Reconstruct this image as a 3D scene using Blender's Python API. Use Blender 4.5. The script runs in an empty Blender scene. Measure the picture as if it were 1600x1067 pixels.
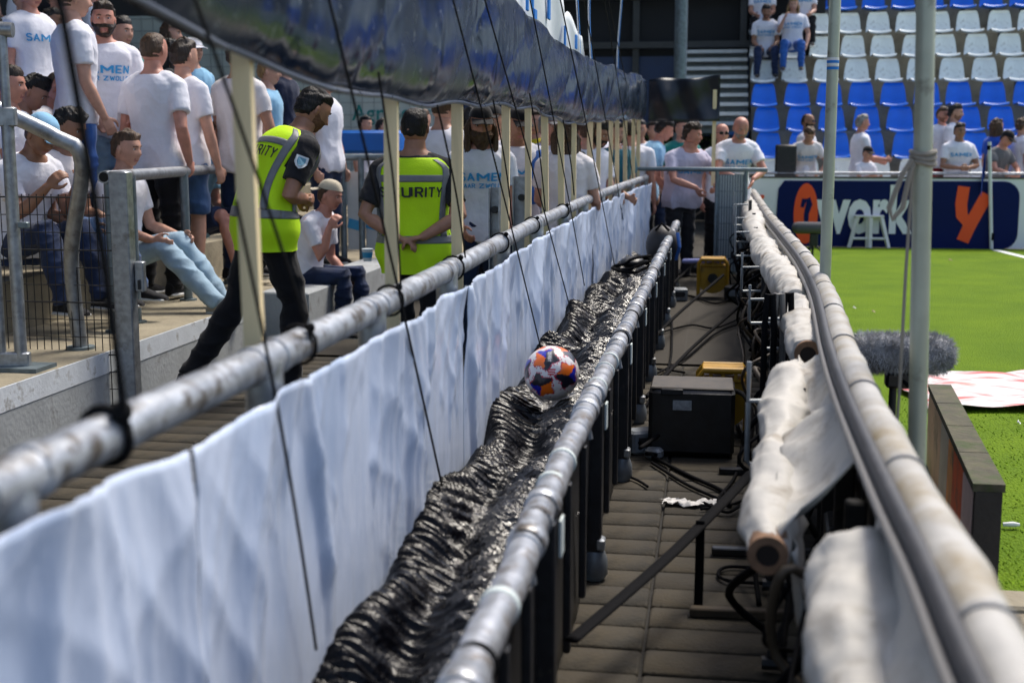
import bpy, math, random
import numpy as np
from mathutils import Vector, Matrix

# ------------------------------------------------------------------ camera
scn = bpy.context.scene
col = scn.collection
rad = math.radians
FPX = 2000.0
TH = math.atan(305.5 / FPX)                 # pitch below the horizon
PS = math.atan(315.0 / FPX * math.cos(TH))  # yaw towards the stand
CAM = np.array([0.0, 0.0, 1.42])
FW = np.array([-math.sin(PS) * math.cos(TH), math.cos(PS) * math.cos(TH), -math.sin(TH)])
RT = np.array([math.cos(PS), math.sin(PS), 0.0])
UP = np.cross(RT, FW)
cd = bpy.data.cameras.new('camera')
cam = bpy.data.objects.new('camera', cd)
col.objects.link(cam)
cam.location = CAM.tolist()
cam.rotation_euler = (math.pi / 2 - TH, 0, PS)
cd.sensor_width = 36.0
cd.lens = FPX / 1600.0 * 36.0
cd.clip_start = 0.05
cd.clip_end = 2000
cd.dof.use_dof = True
cd.dof.focus_distance = 6.2
cd.dof.aperture_fstop = 3.0
scn.camera = cam

# ------------------------------------------------------------------ sky, sun, exposure
SUN_EL, SUN_AZ = 60.0, 32.0                # elevation, azimuth from +Y towards +X
w = bpy.data.worlds.new('World')
scn.world = w
w.use_nodes = True
nt = w.node_tree
sky = nt.nodes.new('ShaderNodeTexSky')
sky.sky_type = 'NISHITA'
sky.sun_disc = False
sky.sun_elevation = rad(SUN_EL)
sky.sun_rotation = rad(SUN_AZ)
sky.air_density = 1.0
sky.dust_density = 3.0
bg = nt.nodes['Background']
bg.inputs['Strength'].default_value = 0.14
nt.links.new(sky.outputs[0], bg.inputs['Color'])
sl = bpy.data.lights.new('sun', 'SUN')
sl.energy = 2.3
sl.angle = rad(18)
sl.color = (1.0, 0.94, 0.84)
so = bpy.data.objects.new('sun', sl)
col.objects.link(so)
sd = Vector((math.sin(rad(SUN_AZ)) * math.cos(rad(SUN_EL)), math.cos(rad(SUN_AZ)) * math.cos(rad(SUN_EL)), math.sin(rad(SUN_EL))))
so.rotation_euler = sd.to_track_quat('Z', 'Y').to_euler()
so.location = (3, 4, 12)
scn.view_settings.view_transform = 'Standard'
scn.view_settings.look = 'None'
scn.view_settings.exposure = 0.68
scn.view_settings.gamma = 1.0
scn.view_settings.use_curve_mapping = False

# ------------------------------------------------------------------ pixel -> place
def ray(px, py):
    return FW + RT * (px - 800) / FPX + UP * (533.5 - py) / FPX
def atY(px, py, Y):
    d = ray(px, py); return CAM + d * (Y / d[1])
def atX(px, py, X):
    d = ray(px, py); return CAM + d * (X / d[0])
def atZ(px, py, Z):
    d = ray(px, py); return CAM + d * ((Z - CAM[2]) / d[2])

# ------------------------------------------------------------------ materials
MATS = {}
def mat(name, c, rough=0.6, metal=0.0, var=0.0, vscale=6.0, bump=0.0, bscale=40.0, c2=None, spec=0.5,
        coat=0.0, sheen=0.0, detail=4.0, stretch=None, dirt=None, trans=0.0, alpha=1.0, emit=0.0):
    if name in MATS: return MATS[name]
    m = bpy.data.materials.new(name); m.use_nodes = True
    t = m.node_tree; b = t.nodes['Principled BSDF']
    b.inputs['Base Color'].default_value = (*c, 1)
    b.inputs['Roughness'].default_value = rough
    b.inputs['Metallic'].default_value = metal
    b.inputs['Specular IOR Level'].default_value = spec
    b.inputs['Coat Weight'].default_value = coat
    b.inputs['Sheen Weight'].default_value = sheen
    b.inputs['Alpha'].default_value = alpha
    if trans: b.inputs['Transmission Weight'].default_value = trans
    if emit:
        b.inputs['Emission Color'].default_value = (*c, 1); b.inputs['Emission Strength'].default_value = emit
    tc = t.nodes.new('ShaderNodeTexCoord'); src = tc.outputs['Object']
    if stretch:
        mp = t.nodes.new('ShaderNodeMapping'); mp.inputs['Scale'].default_value = stretch
        t.links.new(src, mp.inputs[0]); src = mp.outputs[0]
    last = None
    if var > 0 or c2 is not None:
        n = t.nodes.new('ShaderNodeTexNoise'); n.inputs['Scale'].default_value = vscale; n.inputs['Detail'].default_value = detail
        t.links.new(src, n.inputs['Vector'])
        r = t.nodes.new('ShaderNodeValToRGB'); r.color_ramp.elements[0].position = 0.3; r.color_ramp.elements[1].position = 0.7
        lo = c2 if c2 is not None else tuple(max(0, x * (1 - var)) for x in c)
        hi = c if c2 is not None else tuple(min(1, x * (1 + var)) for x in c)
        r.color_ramp.elements[0].color = (*lo, 1); r.color_ramp.elements[1].color = (*hi, 1)
        t.links.new(n.outputs['Fac'], r.inputs[0]); last = r.outputs[0]
        rr = t.nodes.new('ShaderNodeMapRange'); rr.inputs[3].default_value = max(0.02, rough - 0.12); rr.inputs[4].default_value = min(1, rough + 0.12)
        t.links.new(n.outputs['Fac'], rr.inputs[0]); t.links.new(rr.outputs[0], b.inputs['Roughness'])
    if dirt is not None:     # (colour, scale, low, high): stains with a shape of their own
        n2 = t.nodes.new('ShaderNodeTexNoise'); n2.inputs['Scale'].default_value = dirt[1]; n2.inputs['Detail'].default_value = 8
        n2.inputs['Roughness'].default_value = 0.65
        t.links.new(src, n2.inputs['Vector'])
        r2 = t.nodes.new('ShaderNodeMapRange'); r2.inputs[1].default_value = dirt[2]; r2.inputs[2].default_value = dirt[3]
        t.links.new(n2.outputs['Fac'], r2.inputs[0])
        mx = t.nodes.new('ShaderNodeMix'); mx.data_type = 'RGBA'
        t.links.new(r2.outputs[0], mx.inputs[0])
        if last is not None: t.links.new(last, mx.inputs[6])
        else: mx.inputs[6].default_value = (*c, 1)
        mx.inputs[7].default_value = (*dirt[0], 1); last = mx.outputs[2]
    if last is not None: t.links.new(last, b.inputs['Base Color'])
    if bump > 0:
        n3 = t.nodes.new('ShaderNodeTexNoise'); n3.inputs['Scale'].default_value = bscale; n3.inputs['Detail'].default_value = 5
        t.links.new(src, n3.inputs['Vector'])
        bp = t.nodes.new('ShaderNodeBump'); bp.inputs['Strength'].default_value = bump; bp.inputs['Distance'].default_value = 0.01
        t.links.new(n3.outputs['Fac'], bp.inputs['Height']); t.links.new(bp.outputs[0], b.inputs['Normal'])
    MATS[name] = m
    return m

# ------------------------------------------------------------------ mesh builder
def frame(t, upv=(0, 0, 1)):
    t = np.asarray(t, float); t = t / (np.linalg.norm(t) + 1e-12)
    u = np.asarray(upv, float)
    if abs(t @ u) > 0.97: u = np.array([0.0, 1.0, 0.0]) if abs(t[1]) < 0.9 else np.array([1.0, 0, 0])
    a = np.cross(u, t); a /= np.linalg.norm(a)
    b = np.cross(t, a)
    return a, b, t

class MB:
    def __init__(s): s.v = []; s.f = []; s.m = []; s.n = 0
    def add(s, V, Fc, mi=0):
        o = s.n; V = np.asarray(V, float)
        s.v.append(V); s.n += len(V)
        for f in Fc: s.f.append(tuple(i + o for i in f))
        s.m += [mi] * len(Fc)
        return s
    def box(s, c, size, rz=0.0, mi=0, rx=0.0, ry=0.0, bev=0.0):
        hx, hy, hz = [q / 2 for q in size]
        if bev > 0:
            b = min(bev, hx * .9, hy * .9, hz * .9)
            V = []
            for (x, y) in ((hx, hy), (-hx, hy), (-hx, -hy), (hx, -hy)):
                pass
            def ringz(z, ins):
                ax, ay = hx - ins, hy - ins
                return [(ax - b, ay, z), (-ax + b, ay, z), (-ax, ay - b, z), (-ax, -ay + b, z), (-ax + b, -ay, z), (ax - b, -ay, z), (ax, -ay + b, z), (ax, ay - b, z)]
            rings = [ringz(-hz, b * .8), ringz(-hz + b, 0), ringz(hz - b, 0), ringz(hz, b * .8)]
            V = [p for r in rings for p in r]; Fc = []
            for k in range(3):
                for i in range(8):
                    j = (i + 1) % 8
                    Fc.append((k * 8 + i, k * 8 + j, (k + 1) * 8 + j, (k + 1) * 8 + i))
            Fc.append(tuple(range(7, -1, -1))); Fc.append(tuple(range(24, 32)))
        else:
            V = [(x, y, z) for z in (-hz, hz) for (x, y) in ((-hx, -hy), (hx, -hy), (hx, hy), (-hx, hy))]
            Fc = [(3, 2, 1, 0), (4, 5, 6, 7), (0, 1, 5, 4), (1, 2, 6, 5), (2, 3, 7, 6), (3, 0, 4, 7)]
        M = (Matrix.Rotation(rz, 3, 'Z') @ Matrix.Rotation(ry, 3, 'Y') @ Matrix.Rotation(rx, 3, 'X'))
        M = np.array(M)
        return s.add(np.array(V) @ M.T + np.asarray(c), Fc, mi)
    def loft(s, rings, mi=0, cap=True, closed=True):
        n = len(rings[0]); V = np.concatenate([np.asarray(r, float) for r in rings]); Fc = []
        for k in range(len(rings) - 1):
            for i in range(n if closed else n - 1):
                j = (i + 1) % n
                Fc.append((k * n + i, k * n + j, (k + 1) * n + j, (k + 1) * n + i))
        if cap:
            Fc.append(tuple(range(n - 1, -1, -1))); Fc.append(tuple(range((len(rings) - 1) * n, len(rings) * n)))
        return s.add(V, Fc, mi)
    def tube(s, pts, r, n=8, mi=0, cap=True, sq=1.0, upv=(0, 0, 1), ball=False):
        P = [np.asarray(p, float) for p in pts]
        rs = list(r) if hasattr(r, '__len__') else [r] * len(P)
        if ball:   # rounded ends
            d0 = P[0] - P[1]; d0 /= np.linalg.norm(d0) + 1e-9; d1 = P[-1] - P[-2]; d1 /= np.linalg.norm(d1) + 1e-9
            P = [P[0] + d0 * rs[0] * .95, P[0] + d0 * rs[0] * .6] + P + [P[-1] + d1 * rs[-1] * .6, P[-1] + d1 * rs[-1] * .95]
            rs = [rs[0] * .3, rs[0] * .8] + rs + [rs[-1] * .8, rs[-1] * .3]
        rings = []; pa = None
        for i, p in enumerate(P):
            t = (P[min(i + 1, len(P) - 1)] - P[max(i - 1, 0)])
            t /= np.linalg.norm(t) + 1e-12
            if pa is None: a, b, t = frame(t, upv)
            else:
                a = pa - t * (pa @ t); a /= np.linalg.norm(a) + 1e-12; b = np.cross(t, a)
            pa = a
            ang = np.arange(n) * 2 * math.pi / n
            rings.append(p + np.outer(np.cos(ang), a) * rs[i] + np.outer(np.sin(ang), b) * rs[i] * sq)
        return s.loft(rings, mi, cap)
    def grid(s, nu, nv, fn, mi=0, wrap=False):
        V = [fn(i / (nu - 1 if not wrap else nu), j / (nv - 1)) for j in range(nv) for i in range(nu)]
        Fc = []
        for j in range(nv - 1):
            for i in range(nu if wrap else nu - 1):
                k = (i + 1) % nu
                Fc.append((j * nu + i, j * nu + k, (j + 1) * nu + k, (j + 1) * nu + i))
        return s.add(np.array(V), Fc, mi)
    def gridV(s, V, nu, nv, mi=0):       # V (nv,nu,3)
        idx = np.arange(nu * nv).reshape(nv, nu)
        q = np.stack([idx[:-1, :-1], idx[:-1, 1:], idx[1:, 1:], idx[1:, :-1]], -1).reshape(-1, 4)
        return s.add(V.reshape(-1, 3), [tuple(x) for x in q.tolist()], mi)
    def sphere(s, c, r, nu=12, nv=8, mi=0):
        r = np.asarray(r if hasattr(r, '__len__') else (r, r, r), float)
        def fn(u, v):
            a = u * 2 * math.pi; e = (v - .5) * math.pi * .998
            return np.asarray(c) + r * np.array([math.cos(a) * math.cos(e), math.sin(a) * math.cos(e), math.sin(e)])
        return s.grid(nu, nv, fn, mi, True)
    def poly(s, pts2, y0, y1, tf, mi=0):   # prism of a 2-D outline
        n = len(pts2)
        V = [tf(p[0], p[1], y0) for p in pts2] + [tf(p[0], p[1], y1) for p in pts2]
        Fc = [tuple(range(n - 1, -1, -1)), tuple(range(n, 2 * n))] + [(i, (i + 1) % n, n + (i + 1) % n, n + i) for i in range(n)]
        return s.add(V, Fc, mi)
    def mesh(s, name, mats, smooth=True):
        me = bpy.data.meshes.new(name)
        V = np.concatenate(s.v) if s.v else np.zeros((0, 3))
        me.from_pydata(V.tolist(), [], s.f)
        for m in (mats if isinstance(mats, (list, tuple)) else [mats]): me.materials.append(m)
        if s.m and max(s.m) > 0: me.polygons.foreach_set('material_index', s.m)
        if smooth: me.polygons.foreach_set('use_smooth', [True] * len(me.polygons))
        me.update()
        return me
    def build(s, name, mats, parent=None, smooth=True, auto=True, loc=None):
        me = s.mesh(name, mats, smooth)
        o = bpy.data.objects.new(name, me); col.objects.link(o)
        if smooth and auto:
            try: me.set_sharp_from_angle(angle=rad(38))
            except Exception: pass
        if parent is not None: o.parent = parent
        if loc is not None: o.location = loc
        return o

def tag(o, label, cat, group=None, kind=None):
    if label: o['label'] = label
    if cat: o['category'] = cat
    if group: o['group'] = group
    if kind: o['kind'] = kind
    return o
def empty(name, loc=(0, 0, 0), rz=0.0):
    o = bpy.data.objects.new(name, None); col.objects.link(o)
    o.empty_display_size = 0.1
    o.location = [float(q) for q in loc]; o.rotation_euler = (0, 0, rz); return o
def thing(name, label, cat, loc=(0, 0, 0), rz=0.0, group=None):
    return tag(empty(name, loc, rz), label, cat, group)
def struct(o):
    o['kind'] = 'structure'; return o
def copy_tree(o, parent=None):
    c = o.copy(); col.objects.link(c); c.parent = parent
    for ch in o.children: copy_tree(ch, c)
    return c
def P3(a): return np.asarray(a, float)
def sstep(x, a, b):
    t = np.clip((np.asarray(x, float) - a) / (b - a), 0, 1); return t * t * (3 - 2 * t)
def interp_path(pts, n):
    pts = np.asarray(pts, float); d = np.r_[0, np.cumsum(np.linalg.norm(np.diff(pts, axis=0), axis=1))]
    # Catmull-Rom through the points
    out = []
    T = np.linspace(0, d[-1], n)
    for t in T:
        i = min(max(np.searchsorted(d, t) - 1, 0), len(pts) - 2)
        u = (t - d[i]) / (d[i + 1] - d[i] + 1e-12)
        p0 = pts[max(i - 1, 0)]; p1 = pts[i]; p2 = pts[i + 1]; p3 = pts[min(i + 2, len(pts) - 1)]
        out.append(0.5 * (2 * p1 + (p2 - p0) * u + (2 * p0 - 5 * p1 + 4 * p2 - p3) * u * u + (3 * p1 - p0 - 3 * p2 + p3) * u ** 3))
    return np.array(out)
_wr = np.random.RandomState(5)
_WK = _wr.normal(size=(10, 3)); _WP = _wr.uniform(0, 6.28, 10)
def wnoise(p, scale, stretch=(1, 1, 1), seed=0):
    q = np.asarray(p) * np.asarray(stretch) * scale
    s = 0
    q2 = q + 0.6 * np.sin(q[..., [1, 2, 0]] * 1.3 + seed)
    for i in range(6):
        s = s + np.sin(q2 @ _WK[(i + seed) % 10] + _WP[(i * 3 + seed) % 10])
    return s / 3.0
FONT_CACHE = {}
def text_geo(txt, bold=0.0, res=3):
    """outline-filled text as vertices (x,y) and faces, height of capitals about 0.7, starts at x=0"""
    k = (txt, bold)
    if k in FONT_CACHE: return FONT_CACHE[k]
    cu = bpy.data.curves.new('t', 'FONT'); cu.body = txt; cu.offset = bold; cu.resolution_u = res; cu.fill_mode = 'FRONT'
    o = bpy.data.objects.new('t', cu); col.objects.link(o)
    dg = bpy.context.evaluated_depsgraph_get(); e = o.evaluated_get(dg); me = e.to_mesh()
    V = np.array([v.co[:] for v in me.vertices]); Fc = [tuple(p.vertices) for p in me.polygons]
    e.to_mesh_clear(); bpy.data.objects.remove(o); bpy.data.curves.remove(cu)
    FONT_CACHE[k] = (V, Fc); return V, Fc
# ------------------------------------------------------------------ people
REMESH = []      # queue of (object, voxel, smooth iterations, post function)
def queue_remesh(o, voxel, it, post=None):
    md = o.modifiers.new('r', 'REMESH'); md.mode = 'VOXEL'; md.voxel_size = voxel; md.use_smooth_shade = True
    sm = o.modifiers.new('s', 'SMOOTH'); sm.factor = 0.5; sm.iterations = it
    REMESH.append((o, post))
def flush_remesh():
    dg = bpy.context.evaluated_depsgraph_get(); dg.update()
    res = []
    for o, post in REMESH:
        res.append(bpy.data.meshes.new_from_object(o.evaluated_get(dg)))
    for (o, post), me in zip(REMESH, res):
        o.modifiers.clear(); old = o.data; mats = [m for m in old.materials]
        o.data = me
        me.materials.clear()
        for m in mats: me.materials.append(m)
        nv = len(me.vertices); co = np.empty(nv * 3); me.vertices.foreach_get('co', co); co = co.reshape(-1, 3)
        no = np.empty(nv * 3); me.vertices.foreach_get('normal', no); no = no.reshape(-1, 3)
        if post: co = post(co, no, me)
        if co is not None: me.vertices.foreach_set('co', co.reshape(-1))
        me.polygons.foreach_set('use_smooth', [True] * len(me.polygons)); me.update()
        bpy.data.meshes.remove(old)
    REMESH.clear()

SKIN = {'light': (0.50, 0.27, 0.19), 'mid': (0.42, 0.21, 0.135), 'tan': (0.30, 0.15, 0.09), 'red': (0.52, 0.24, 0.17)}
HAIRC = {'black': (0.012, 0.010, 0.009), 'dark': (0.03, 0.019, 0.012), 'brown': (0.075, 0.042, 0.022), 'blond': (0.28, 0.17, 0.075), 'grey': (0.22, 0.21, 0.2)}
def skin_mat(k): return mat('skin_' + k, SKIN[k], 0.48, var=0.14, vscale=18, bump=0.12, bscale=160, spec=0.4)
def hair_mat(k): return mat('hair_' + k, HAIRC[k], 0.5, var=0.45, vscale=60, bump=0.8, bscale=110, stretch=(1, 1, .25), spec=0.35)
def cloth(name, c, rough=0.85, **kw): return mat('cloth_' + name, c, rough, var=kw.pop('var', 0.08), vscale=kw.pop('vscale', 14), bump=kw.pop('bump', 0.5), bscale=kw.pop('bscale', 24), sheen=0.15, spec=0.2, **kw)
CL = {'white': cloth('white', (0.74, 0.74, 0.80), var=.04), 'offwhite': cloth('offwhite', (0.70, 0.66, 0.66), var=.04), 'lilac': cloth('lilac', (0.50, 0.48, 0.60), var=.05),
      'black': cloth('black', (0.008, 0.008, 0.010)), 'navy': cloth('navy', (0.012, 0.018, 0.045)), 'charcoal': cloth('charcoal', (0.022, 0.022, 0.026)),
      'grey': cloth('grey', (0.13, 0.13, 0.14)), 'lightgrey': cloth('lightgrey', (0.3, 0.3, 0.32)), 'green': cloth('green', (0.01, 0.17, 0.15)), 'red': cloth('red', (0.3, 0.012, 0.02)),
      'skyblue': cloth('skyblue', (0.25, 0.48, 0.68)), 'blue': cloth('blue', (0.01, 0.07, 0.42)), 'yellow': cloth('yellow', (0.5, 0.42, 0.02)), 'teal': cloth('teal', (0.02, 0.12, 0.16)),
      'jean': cloth('jean', (0.04, 0.085, 0.19), var=.3, vscale=9), 'darkjean': cloth('darkjean', (0.016, 0.028, 0.07), var=.3, vscale=9), 'palejean': cloth('palejean', (0.30, 0.42, 0.52), var=.18, vscale=9),
      'brightjean': cloth('brightjean', (0.03, 0.11, 0.36), var=.2, vscale=9), 'beige': cloth('beige', (0.48, 0.43, 0.33)), 'olive': cloth('olive', (0.10, 0.10, 0.075)),
      'hivis': mat('hi_vis', (0.60, 0.95, 0.004), 0.75, var=.05, vscale=9, bump=.2, bscale=120, emit=0.0), 'reflect': mat('reflective_tape', (0.20, 0.205, 0.22), 0.45, var=.08, vscale=30, bump=.15, bscale=200)}
PRINT = mat('shirt_print', (0.03, 0.30, 0.62), 0.7)
PRINTK = mat('vest_print', (0.03, 0.035, 0.03), 0.7)
EYEW = mat('eye_white', (0.6, 0.57, 0.55), 0.3); IRIS = mat('iris', (0.03, 0.02, 0.015), 0.2); LIP = mat('lip', (0.36, 0.13, 0.11), 0.45)

GLYPH = {'S': [[(.62, .88), (.5, 1), (.15, 1), (0, .85), (0, .66), (.15, .53), (.5, .48), (.62, .33), (.62, .14), (.5, 0), (.12, 0), (0, .12)]],
 'A': [[(0, 0), (.32, 1), (.64, 0)], [(.12, .33), (.52, .33)]], 'M': [[(0, 0), (0, 1), (.38, .35), (.76, 1), (.76, 0)]], 'E': [[(.52, 1), (0, 1), (0, 0), (.52, 0)], [(0, .5), (.44, .5)]],
 'N': [[(0, 0), (0, 1), (.6, 0), (.6, 1)]], 'C': [[(.6, .84), (.46, 1), (.14, 1), (0, .85), (0, .15), (.14, 0), (.46, 0), (.6, .16)]], 'U': [[(0, 1), (0, .14), (.14, 0), (.46, 0), (.6, .14), (.6, 1)]],
 'R': [[(0, 0), (0, 1), (.44, 1), (.58, .87), (.58, .62), (.44, .48), (0, .48)], [(.32, .48), (.6, 0)]], 'I': [[(0, 0), (0, 1)]], 'T': [[(0, 1), (.6, 1)], [(.3, 1), (.3, 0)]], 'Y': [[(0, 1), (.3, .48), (.6, 1)], [(.3, .48), (.3, 0)]],
 'Z': [[(0, 1), (.56, 1), (0, 0), (.56, 0)]], 'W': [[(0, 1), (.2, 0), (.4, .8), (.6, 0), (.8, 1)]], 'O': [[(.15, 0), (0, .15), (0, .85), (.15, 1), (.47, 1), (.62, .85), (.62, .15), (.47, 0), (.15, 0)]], 'L': [[(0, 1), (0, 0), (.5, 0)]],
 'B': [[(0, 0), (0, 1), (.44, 1), (.56, .87), (.56, .63), (.44, .5), (0, .5)], [(.44, .5), (.6, .36), (.6, .13), (.46, 0), (0, 0)]], 'D': [[(0, 0), (0, 1), (.4, 1), (.6, .8), (.6, .2), (.4, 0), (0, 0)]], 'K': [[(0, 0), (0, 1)], [(.58, 1), (0, .45)], [(.2, .62), (.6, 0)]]}
def stroke_text(t, wt=.22):
    V = []; Fc = []; lay = []; x0 = 0
    for ch in t:
        if ch == ' ': x0 += .55; continue
        wmax = 0
        for si, line in enumerate(GLYPH[ch]):
            for i in range(len(line) - 1):
                a = np.array(line[i], float); b = np.array(line[i + 1], float); d = b - a; d /= np.linalg.norm(d); n = np.array([-d[1], d[0]]) * wt / 2
                e = d * wt * .32
                o = len(V); ly = (i % 4) + si * .5
                for p in (a - e - n, b + e - n, b + e + n, a - e + n): V.append((p[0] + x0, p[1] * .9 + .05)); lay.append(ly)
                Fc.append((o, o + 1, o + 2, o + 3))
            wmax = max(wmax, max(p[0] for p in line))
        x0 += wmax + wt + .16
    return np.array(V), Fc, lay

def headshape(d):
    """d: unit directions (n,3) x right, y forward, z up -> point on the head, head centre at 0"""
    d = np.asarray(d, float)
    nn = 2.5
    p = d / ((abs(d) ** nn).sum(1) ** (1 / nn))[:, None] * np.array([0.074, 0.095, 0.115])
    x, y, z = p[:, 0].copy(), p[:, 1].copy(), p[:, 2].copy()
    lo = np.clip(-z / 0.118, 0, 1)
    x *= 1 - 0.30 * lo ** 1.4
    y = np.where(y < 0, y * (1 - 0.55 * sstep(lo, .25, 1.0)), y * (1 - 0.06 * lo))
    y = np.where(y < 0, y * 1.04, y)
    x *= 1 + .05 * np.exp(-((z - .03) / .04) ** 2) * (d[:, 1] < 0)
    fr = (y > 0)
    nose = np.exp(-(x / (0.009 + 0.006 * np.clip((.01 - z) / .05, 0, 1))) ** 2) * np.clip((0.024 - z) / 0.056, 0, 1) * (1 - sstep(-z, .032, .046))
    y += fr * 0.027 * nose
    for sx in (-1, 1):
        y -= fr * 0.011 * np.exp(-((x - sx * .031) / .015) ** 2 - ((z - .008) / .011) ** 2)
        y += fr * 0.004 * np.exp(-((x - sx * .038) / .018) ** 2 - ((z + .028) / .018) ** 2)
    y += fr * 0.006 * np.exp(-((z - .028) / .009) ** 2) * np.exp(-(x / .045) ** 2)
    y += fr * 0.0065 * np.exp(-((z + .064) / .0045) ** 2) * np.exp(-(x / .022) ** 2)
    y += fr * 0.007 * np.exp(-((z + .074) / .005) ** 2) * np.exp(-(x / .02) ** 2)
    y += fr * 0.012 * np.exp(-((z + .101) / .014) ** 2) * np.exp(-(x / .024) ** 2)
    return np.stack([x, y, z], 1)
def dirs(nu, nv):
    u = np.arange(nu) / nu * 2 * math.pi + math.pi / 2; e = (np.linspace(0.001, .999, nv) - .5) * math.pi
    E, A = np.meshgrid(e, u, indexing='ij')
    return np.stack([np.cos(A) * np.cos(E), np.sin(A) * np.cos(E), np.sin(E)], -1).reshape(-1, 3)
def gridfaces(nu, nv, keep=None):
    Fc = []
    for j in range(nv - 1):
        for i in range(nu):
            k = (i + 1) % nu; q = (j * nu + i, j * nu + k, (j + 1) * nu + k, (j + 1) * nu + i)
            if keep is None or all(keep[t] for t in q): Fc.append(q)
    return Fc
def compact(V, Fc):
    used = sorted({i for f in Fc for i in f}); mp = {o: n for n, o in enumerate(used)}
    return V[used], [tuple(mp[i] for i in f) for f in Fc]

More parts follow.
